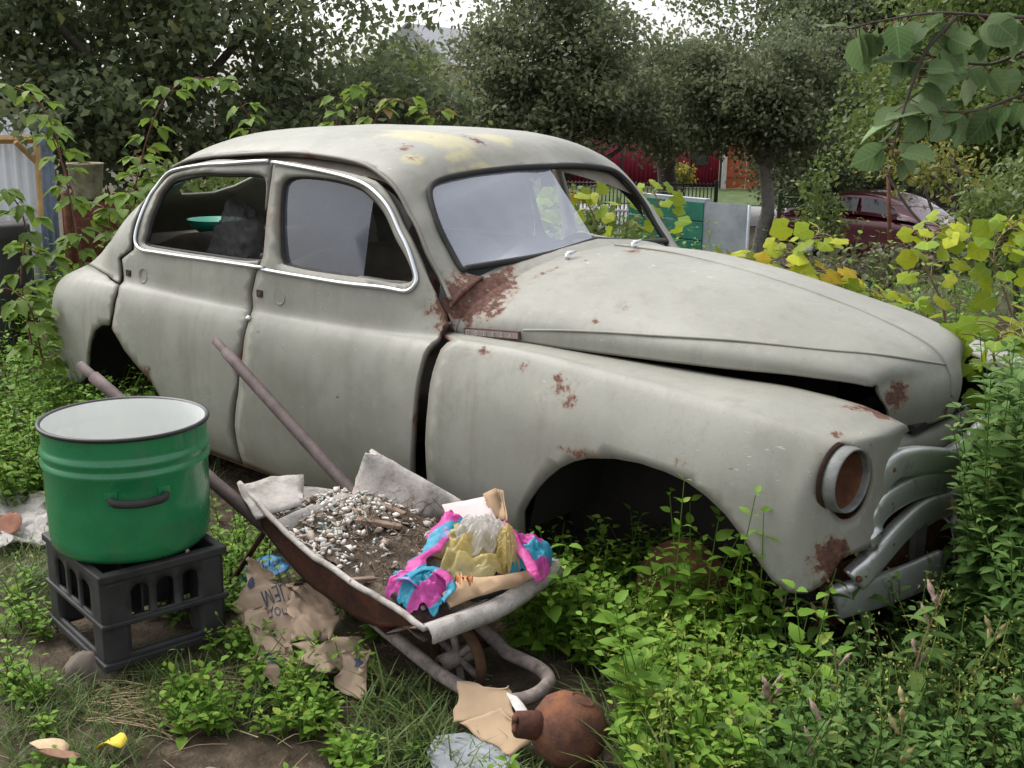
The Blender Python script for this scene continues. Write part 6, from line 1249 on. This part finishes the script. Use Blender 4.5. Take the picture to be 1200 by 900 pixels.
# grass
gr = Patch()
for (u0, u1, v0, v1, n, h) in [(0,430,780,960,520,.055),(0,60,620,760,60,.06),(240,330,810,900,40,.07),(430,520,800,880,34,.11),(700,1250,800,1000,120,.16),(0,110,560,700,70,.06),(440,640,870,960,60,.08),(60,260,520,560,30,.1)]:
    for k in range(n):
        u, v = rng.uniform(u0, u1), rng.uniform(v0, v1); x, y = gp(u, v)
        if fbm(np.array([x, y, 1.0]), 2.6, 2, 9) < -0.12 and u < 430: continue
        gr.grass(G3(x, y), h*rng.uniform(.6, 1.5), 14, .03)
for k in range(700):
    t = rng.uniform(7, 24); p = gpos(rng.uniform(780, 1230), t); gr.grass(p, .16, 14, .12, .45)
gr.done('grass', 'short patchy grass on the yard soil', 'grass', M_GRASS)
st_ = Patch()
for k in range(160):
    u, v = rng.uniform(95, 260), rng.uniform(790, 850); x, y = gp(u, v); a = rng.normal()*.45+.1; L = rng.uniform(.06, .2); p = G3(x, y)+np.array([0, 0, .008]); d = RT*math.cos(a)+FH*math.sin(a); st_.stem(crom([p, p+d*L*.5+np.array([0, 0, .012*rng.random()]), p+d*L], 5), .0016, rng.random())
for k in range(60):
    u, v = rng.uniform(0, 700), rng.uniform(780, 900); x, y = gp(u, v); a = rng.uniform(0, 6.28); L = rng.uniform(.04, .14); p = G3(x, y)+np.array([0, 0, .008]); d = RT*math.cos(a)+FH*math.sin(a); st_.stem(crom([p, p+d*L*.5+np.array([0, 0, .02*rng.random()]), p+d*L], 5), .0014, rng.random())
Ms = Mat('straw'); Ms.bsdf(Ms.ramp(Ms.attr('tone'), [(0, (.17, .11, .06)), (.6, (.36, .27, .15)), (1, (.45, .36, .20))]), .8)
st_.done('dry_straw', 'dry straw stems scattered below the black crate', 'straw', Ms.m)

# ------------------------------------------------------------------ single plants with leaves as parts
def leaf_meshes(nm, tm, tones, mat):
    out = []
    for t in tones:
        me = mesh(nm, tm[0], tm[1], True, dict(tone=np.full(len(tm[0]), t))); me.materials.append(mat); out.append(me)
    return out
L_RASP = leaf_meshes('leaf', SERR, (.25, .4, .55, .7, .85, .96), M_RASP); L_VINE = leaf_meshes('leaf', VINE, (.25, .45, .6, .75, .86, .97), M_VINE)
L_APRI = leaf_meshes('leaf', leaf_tmpl(.86, 6, .22, .22, 'heart'), (.2, .35, .5, .65, .85), M_APRI); L_AMAR = leaf_meshes('leaf', LANCE, (.3, .45, .6, .75, .9), M_WEED2); L_NETT = leaf_meshes('leaf', OVATE, (.3, .5, .7, .9), M_WEED)
def put_leaf(me, parent, p, d, n, s):
    d = unit(np.asarray(d, float)); n = np.asarray(n, float); n = unit(n-d*(n@d)); x = np.cross(d, n); o = bpy.data.objects.new('leaf', me); COL.objects.link(o); o.parent = parent
    loc = parent.location; M4 = Matrix(((x[0]*s, d[0]*s, n[0]*s, p[0]-loc[0]), (x[1]*s, d[1]*s, n[1]*s, p[1]-loc[1]), (x[2]*s, d[2]*s, n[2]*s, p[2]-loc[2]), (0, 0, 0, 1))); o.matrix_basis = M4; return o
def cane(label, P, lsz, nleaf, meshes, name='raspberry_cane', r=.006, smat=M_RSTEM, start=.15, group='raspberry canes', cat='plant', trip=3, out=.05, droop=-.25, bright=None, face=False):
    P = crom(np.array(P), 30); e = empty(name, P[0]); part('stem', *tube(P, np.linspace(r, r*.4, 30), 6), smat, e)
    for k in range(nleaf):
        t = start+(1-start)*(k+rng.random()*.6)/nleaf; i = int(np.clip(t*29, 0, 29)); a = k*2.4+rng.normal()*.4; side = np.array([math.cos(a), math.sin(a), rng.uniform(-.1, .5)]); q = P[i]+side*out*rng.uniform(.6, 1.4)
        part('leaf_stalk', *tube(crom([P[i], (P[i]+q)/2+np.array([0, 0, .012]), q], 4), .0018, 4, False), smat, e)
        for j in range(trip):
            da = (j-(trip-1)/2)*1.0; d = rotz(da)@(side*np.array([1, 1, 0]))+np.array([0, 0, droop+rng.normal()*.2]); nn = (np.array([0, 0, 1.0])+rng.normal(size=3)*.25) if not face else (np.array([0, 0, .7])-FH*.9+rng.normal(size=3)*.35); m = meshes[rng.integers(len(meshes)) if bright is None else int(np.clip(rng.normal()*1.0+bright, 0, len(meshes)-1))]
            put_leaf(m, e, q+unit(d)*.004, d, nn, lsz*rng.uniform(.75, 1.2)*(1.1 if j == 1 else .9))
    tag(e, label, cat, group); return e
def pth(L, t): return [at_h(u, v, t+dt) for u, v, dt in L]
CANES = [
 ('arching raspberry cane reaching the upper left corner of the view', [(112,420,0),(95,300,0),(75,200,0),(58,140,0),(30,108,0),(-15,98,0)], 6.2, 17, 3),
 ('upright raspberry cane in front of the white gate edge', [(125,400,.1),(110,300,.1),(85,225,0),(65,170,0),(55,150,0)], 6.4, 12, 2),
 ('tall raspberry cane arching right above the saloon tail', [(140,330,.6),(150,260,.6),(163,200,.5),(178,145,.5),(205,102,.5),(245,92,.5),(280,104,.5)], 6.6, 20, 2.6),
 ('fresh green raspberry shoot just above the rear of the saloon roof', [(300,230,1),(298,180,1),(292,140,1),(280,118,1)], 6.8, 9, 2.2),
 ('raspberry cane with rounded leaves left of the orange tinted one over the roof', [(395,240,1),(392,180,1),(398,130,1),(415,108,1),(440,98,1)], 6.5, 13, 2.2),
 ('raspberry cane with orange tinted leaves above the saloon roof', [(440,240,1),(436,180,1),(440,140,1),(465,118,1),(500,130,1),(520,142,1)], 6.4, 13, 4.6),
 ('raspberry cane leaning over the rusty fence behind the tail', [(150,330,.2),(135,285,.2),(128,250,.2),(140,232,.2),(160,228,.2)], 6.3, 11, 2.6),
 ('dark leaved raspberry cane at the left edge above the black barrel', [(40,420,-.4),(25,330,-.4),(30,270,-.4),(15,232,-.4),(-20,222,-.4)], 5.9, 13, .8),
 ('bushy raspberry cane beside the saloon rear fender', [(85,430,-.2),(75,370,-.2),(60,320,-.2),(40,295,-.2),(20,290,-.2)], 5.9, 14, 1.6),
 ('low raspberry cane spreading left of the rear fender', [(55,450,-.5),(45,400,-.5),(35,360,-.5),(15,340,-.5)], 5.6, 13, 2.4),
 ('raspberry cane touching the top of the rear fender', [(95,400,.1),(100,350,.1),(92,300,.1),(88,262,.1)], 6.0, 12, 1.8),
 ('raspberry cane rising between the bucket and the rear window', [(180,330,.7),(185,260,.7),(178,215,.7),(168,190,.7),(158,180,.7)], 6.7, 11, 2.2)]
for lb, L, t, n, br in CANES: cane(lb, pth(L, t), .100, n, L_RASP, bright=br)
# grape vines behind the bonnet
VI = [
 ('grape vine shoot with yellow leaves rising behind the bonnet centre', [(838,300,0),(880,310,0),(920,300,0),(945,285,0),(965,268,0)], 5.2, 13, 3.4),
 ('grape vine trailing along the bonnet crest with lime leaves', [(845,300,.1),(900,325,.1),(960,335,.1),(1010,345,.1),(1050,352,.1)], 5.0, 18, 3.0),
 ('grape vine with orange edged leaves low behind the bonnet', [(900,340,0),(935,325,0),(960,318,0),(985,330,0)], 5.1, 9, 4.4),
 ('tall lime green grape vine above the saloon nose', [(1110,420,.2),(1105,360,.2),(1085,310,.2),(1090,275,.2),(1125,262,.2)], 4.9, 15, 2.6),
 ('grape vine with bright leaves at the right edge', [(1200,420,.2),(1180,350,.2),(1165,300,.2),(1180,270,.2),(1215,258,.2)], 4.8, 15, 2.4),
 ('shaded green grape vine climbing at the right just beyond the nose', [(1190,520,0),(1180,460,0),(1165,420,0),(1170,395,0),(1200,385,0)], 3.5, 14, 1.0),
 ('grape vine seen through the empty half of the windscreen', [(690,330,.6),(700,270,.6),(685,235,.6),(665,225,.6),(650,240,.6)], 5.4, 12, 2.6),
 ('grape vine climbing beside the far windscreen pillar', [(775,330,.5),(778,275,.5),(770,235,.5),(762,215,.5)], 5.4, 9, 1.4),
 ('grape vine behind the saloon seen through the windscreen glass', [(600,330,.8),(610,280,.8),(625,250,.8),(650,262,.8),(680,280,.8)], 5.5, 14, 2.0)]
for lb, L, t, n, br in VI: cane(lb, pth(L, t), .088, int(n*2.3), L_VINE, 'grape_vine', .006, M_BSTEM, .05, 'grape vines', 'vine', 1, .085, -.25, br, True)
# overhanging branch close to the camera, top right
def branch():
    tb = CAM+RT*1.75+FH*2.3; tb = np.array([tb[0], tb[1], float(gz(tb[0], tb[1]))]); e = empty('apricot_tree', tb); tag(e, 'apricot tree whose branch of large round leaves hangs in at the top right', 'tree')
    fk = tb+np.array([0, 0, 1.75]); part('trunk', *tube(crom([tb-np.array([0, 0, .1]), tb+np.array([.03, .02, .9]), fk], 14), np.linspace(.085, .055, 14), 12), M_BARK, e)
    for q_ in ((1260,20,2.15), (1260,90,2.1), (1200,60,2.2), (1330,-120,2.2), (1420,-60,2.4), (1500,-150,2.3)):
        z_ = atd(*q_); part('limb', *tube(crom([fk, (fk+z_)/2+np.array([0, 0, .10]), z_], 12), np.linspace(.030, .005, 12), 8), M_BARK, e)
    for L, n in (([(1260,20,2.15),(1180,20,2.1),(1100,15,2.1),(1030,25,2.1),(990,35,2.1)], 24), ([(1260,90,2.1),(1200,110,2.1),(1140,130,2.1),(1080,128,2.1)], 24), ([(1120,20,2.1),(1085,60,2.1),(1065,110,2.1),(1050,160,2.1),(1045,185,2.1)], 20), ([(1200,60,2.2),(1160,75,2.2),(1110,70,2.15),(1070,60,2.1)], 20), ([(1330,-120,2.2),(1290,-150,2.2),(1250,-160,2.2)], 14), ([(1420,-60,2.4),(1380,-30,2.35),(1330,20,2.3)], 14), ([(1500,-150,2.3),(1560,-180,2.3),(1600,-160,2.3)], 14)):
        P = crom(np.array([atd(u, v, t) for u, v, t in L]), 26); part('twig', *tube(P, np.linspace(.0042, .0015, 26), 6), M_BARK, e)
        for k in range(n):
            i = int(25*(k+.5)/n); a = rng.uniform(0, 6.28); d = RT*math.cos(a)*.8+FW*math.sin(a)*.5+np.array([0, 0, -.55+rng.normal()*.4]); nn = -FW*rng.uniform(.2, 1)+UP*rng.uniform(.1, 1.0)+rng.normal(size=3)*.4
            q = P[i]+unit(d)*.022; part('leaf_stalk', *tube([P[i], q], .0012, 4, False), M_RSTEM, e); put_leaf(L_APRI[rng.integers(len(L_APRI))], e, q, d, nn, rng.uniform(.040, .070))
branch()
# pigweeds standing in the right foreground: stem, leaves, seed spikes
M_SPIKE = plain('seed_spike', (.30, .25, .11), .9, scale=60, var=.45, bumpy=.8); M_SPIKEP = plain('pinkish_spike', (.30, .21, .17), .9, scale=60, var=.45, bumpy=.8)
def pigweed(u, v, h, lean, label, nl=16, big=1.0, pink=False):
    b = G3(*gp(u, v)); tip = b+np.array([0, 0, h])+RT*lean; P = crom([b, (b+tip)/2-RT*lean*.15+rng.normal(size=3)*.01, tip], 20); e = empty('pigweed', b); part('stem', *tube(P, np.linspace(.0045, .002, 20), 6), M_BSTEM if pink else M_STEM, e)
    for k in range(nl):
        i = int(4+14*k/nl); a = k*2.4+rng.normal()*.3; el = rng.uniform(-.25, .5); d = np.array([math.cos(a)*math.cos(el), math.sin(a)*math.cos(el), math.sin(el)]); put_leaf(L_AMAR[rng.integers(5)], e, P[i], d, np.array([0, 0, 1.0])+rng.normal(size=3)*.2, rng.uniform(.06, .10)*big*(1.15-.5*k/nl))
    for k in range(rng.integers(4, 8)):
        i = rng.integers(10, 20); a = rng.uniform(0, 6.28); d = np.array([math.cos(a)*.6, math.sin(a)*.6, 1.0]); L = rng.uniform(.03, .06); w = np.linspace(0, 1, 9); sp = P[i][None]+unit(d)*(.012+L*w)[:, None]
        part('seed_spike', *tube(sp, .0055*np.sin(math.pi*(w*.85+.12))**.6*rng.uniform(.8, 1.2)*(1+.25*np.cos(w*40)), 7), M_SPIKEP if pink else M_SPIKE, e)
    tag(e, label, 'plant', 'pigweeds in the right foreground')
PG = [(905,800,.30,.02,'pigweed nearest below the tip of the front fender'),(955,800,.34,.03,'pigweed below the headlight with pale yellow spikes'),(1010,790,.36,-.03,'pigweed in front of the lowest grille bar'),(1060,880,.44,.05,'tallest pigweed with a pale drooping leaf in the right foreground'),(985,900,.33,-.04,'pigweed with reddish spikes left of the tallest one'),(1120,860,.34,.08,'pigweed leaning right in the right foreground'),(905,905,.24,-.02,'short pigweed at the bottom between the weeds and the tall ones'),(1165,920,.30,.05,'pigweed in the bottom right corner'),(1045,960,.30,.0,'pigweed cut by the bottom edge right of centre'),(850,930,.22,.02,'small pigweed above the bottom edge near the rusty float'),(1150,760,.42,-.04,'pigweed with feathery spikes beside the bumper'),(1100,740,.40,.02,'pigweed in front of the saloon nose'),(940,960,.26,.03,'pigweed with pink spikes at the very bottom')]
for k, (u, v, h, l, lb) in enumerate(PG): pigweed(u, v, h, l, lb, 15+(k % 4)*2, 1.0 if k != 3 else 1.25, k in (3, 4, 6, 12))
def bush(name, label, u, v0, t, blobs, n, ls, mat, cat='bush', limbs=5):
    tree(name, label, gpos(u, t), blobs, n, ls, mat, .03, (0, 0), limbs, 'garden shrubs', .4, 30, .10, OVATE if n < 4000 else DIAMOND)['category'] = cat
bush('currant_bush', 'yellowing currant bush with small leaves in front of the maroon car', 1110, 250, 10.5, [blob(1100, 195, 10.5, 50, 28, .5, 1.0), blob(1150, 235, 10.2, 45, 26, .45, .8), blob(1045, 185, 10.8, 34, 18, .3, .4)], 1000, .055, leaf_mat('currant_leaf', (.06, .09, .02), (.15, .17, .035), (.30, .27, .06), (.34, .18, .05), .93, .35))
bush('rose_bush', 'green rose bush hiding the boot of the maroon car', 975, 270, 12.5, [blob(968, 225, 12.5, 18, 44, .2, 1.0), blob(962, 262, 12.3, 18, 16, .2, .5)], 800, .06, M_TREE3)
bush('elder_bush', 'leafy green bush at the right edge below the hazel tree', 1190, 300, 8.5, [blob(1195, 230, 8.5, 60, 45, .45, 1.0), blob(1170, 285, 8.2, 70, 30, .45, .7)], 2600, .06, M_TREE3)
bush('flower_bush', 'bush with orange yellow flowers in front of the crimson fence', 795, 210, 38, [blob(795, 205, 38, 18, 12, .5, 1.0)], 1300, .10, leaf_mat('flower_mix', (.06, .10, .02), (.12, .16, .03), (.55, .40, .04), (.55, .28, .03), .93, .3))
bush('dry_bush', 'brownish tangled bush beyond the vine on the right', 1000, 300, 8.0, [blob(990, 312, 8.0, 70, 12, .5, 1.0), blob(1080, 305, 8.0, 60, 14, .5, .8)], 1300, .05, leaf_mat('dull_leaf', (.05, .06, .03), (.10, .11, .05), (.17, .16, .08), (.24, .12, .07), .93, .3))
bush('snowberry_bush', 'green bush seen through the rear side window of the saloon', 250, 260, 8.2, [blob(250, 235, 8.2, 90, 40, .5, 1.0), blob(200, 260, 8.0, 60, 35, .4, .6)], 3600, .06, M_TREE3)
bush('wild_bush', 'green bush beyond the saloon seen through its windscreen', 620, 270, 7.6, [blob(600, 255, 7.6, 90, 30, .5, 1.0), blob(690, 275, 7.4, 60, 25, .4, .6)], 2600, .06, M_TREE3)
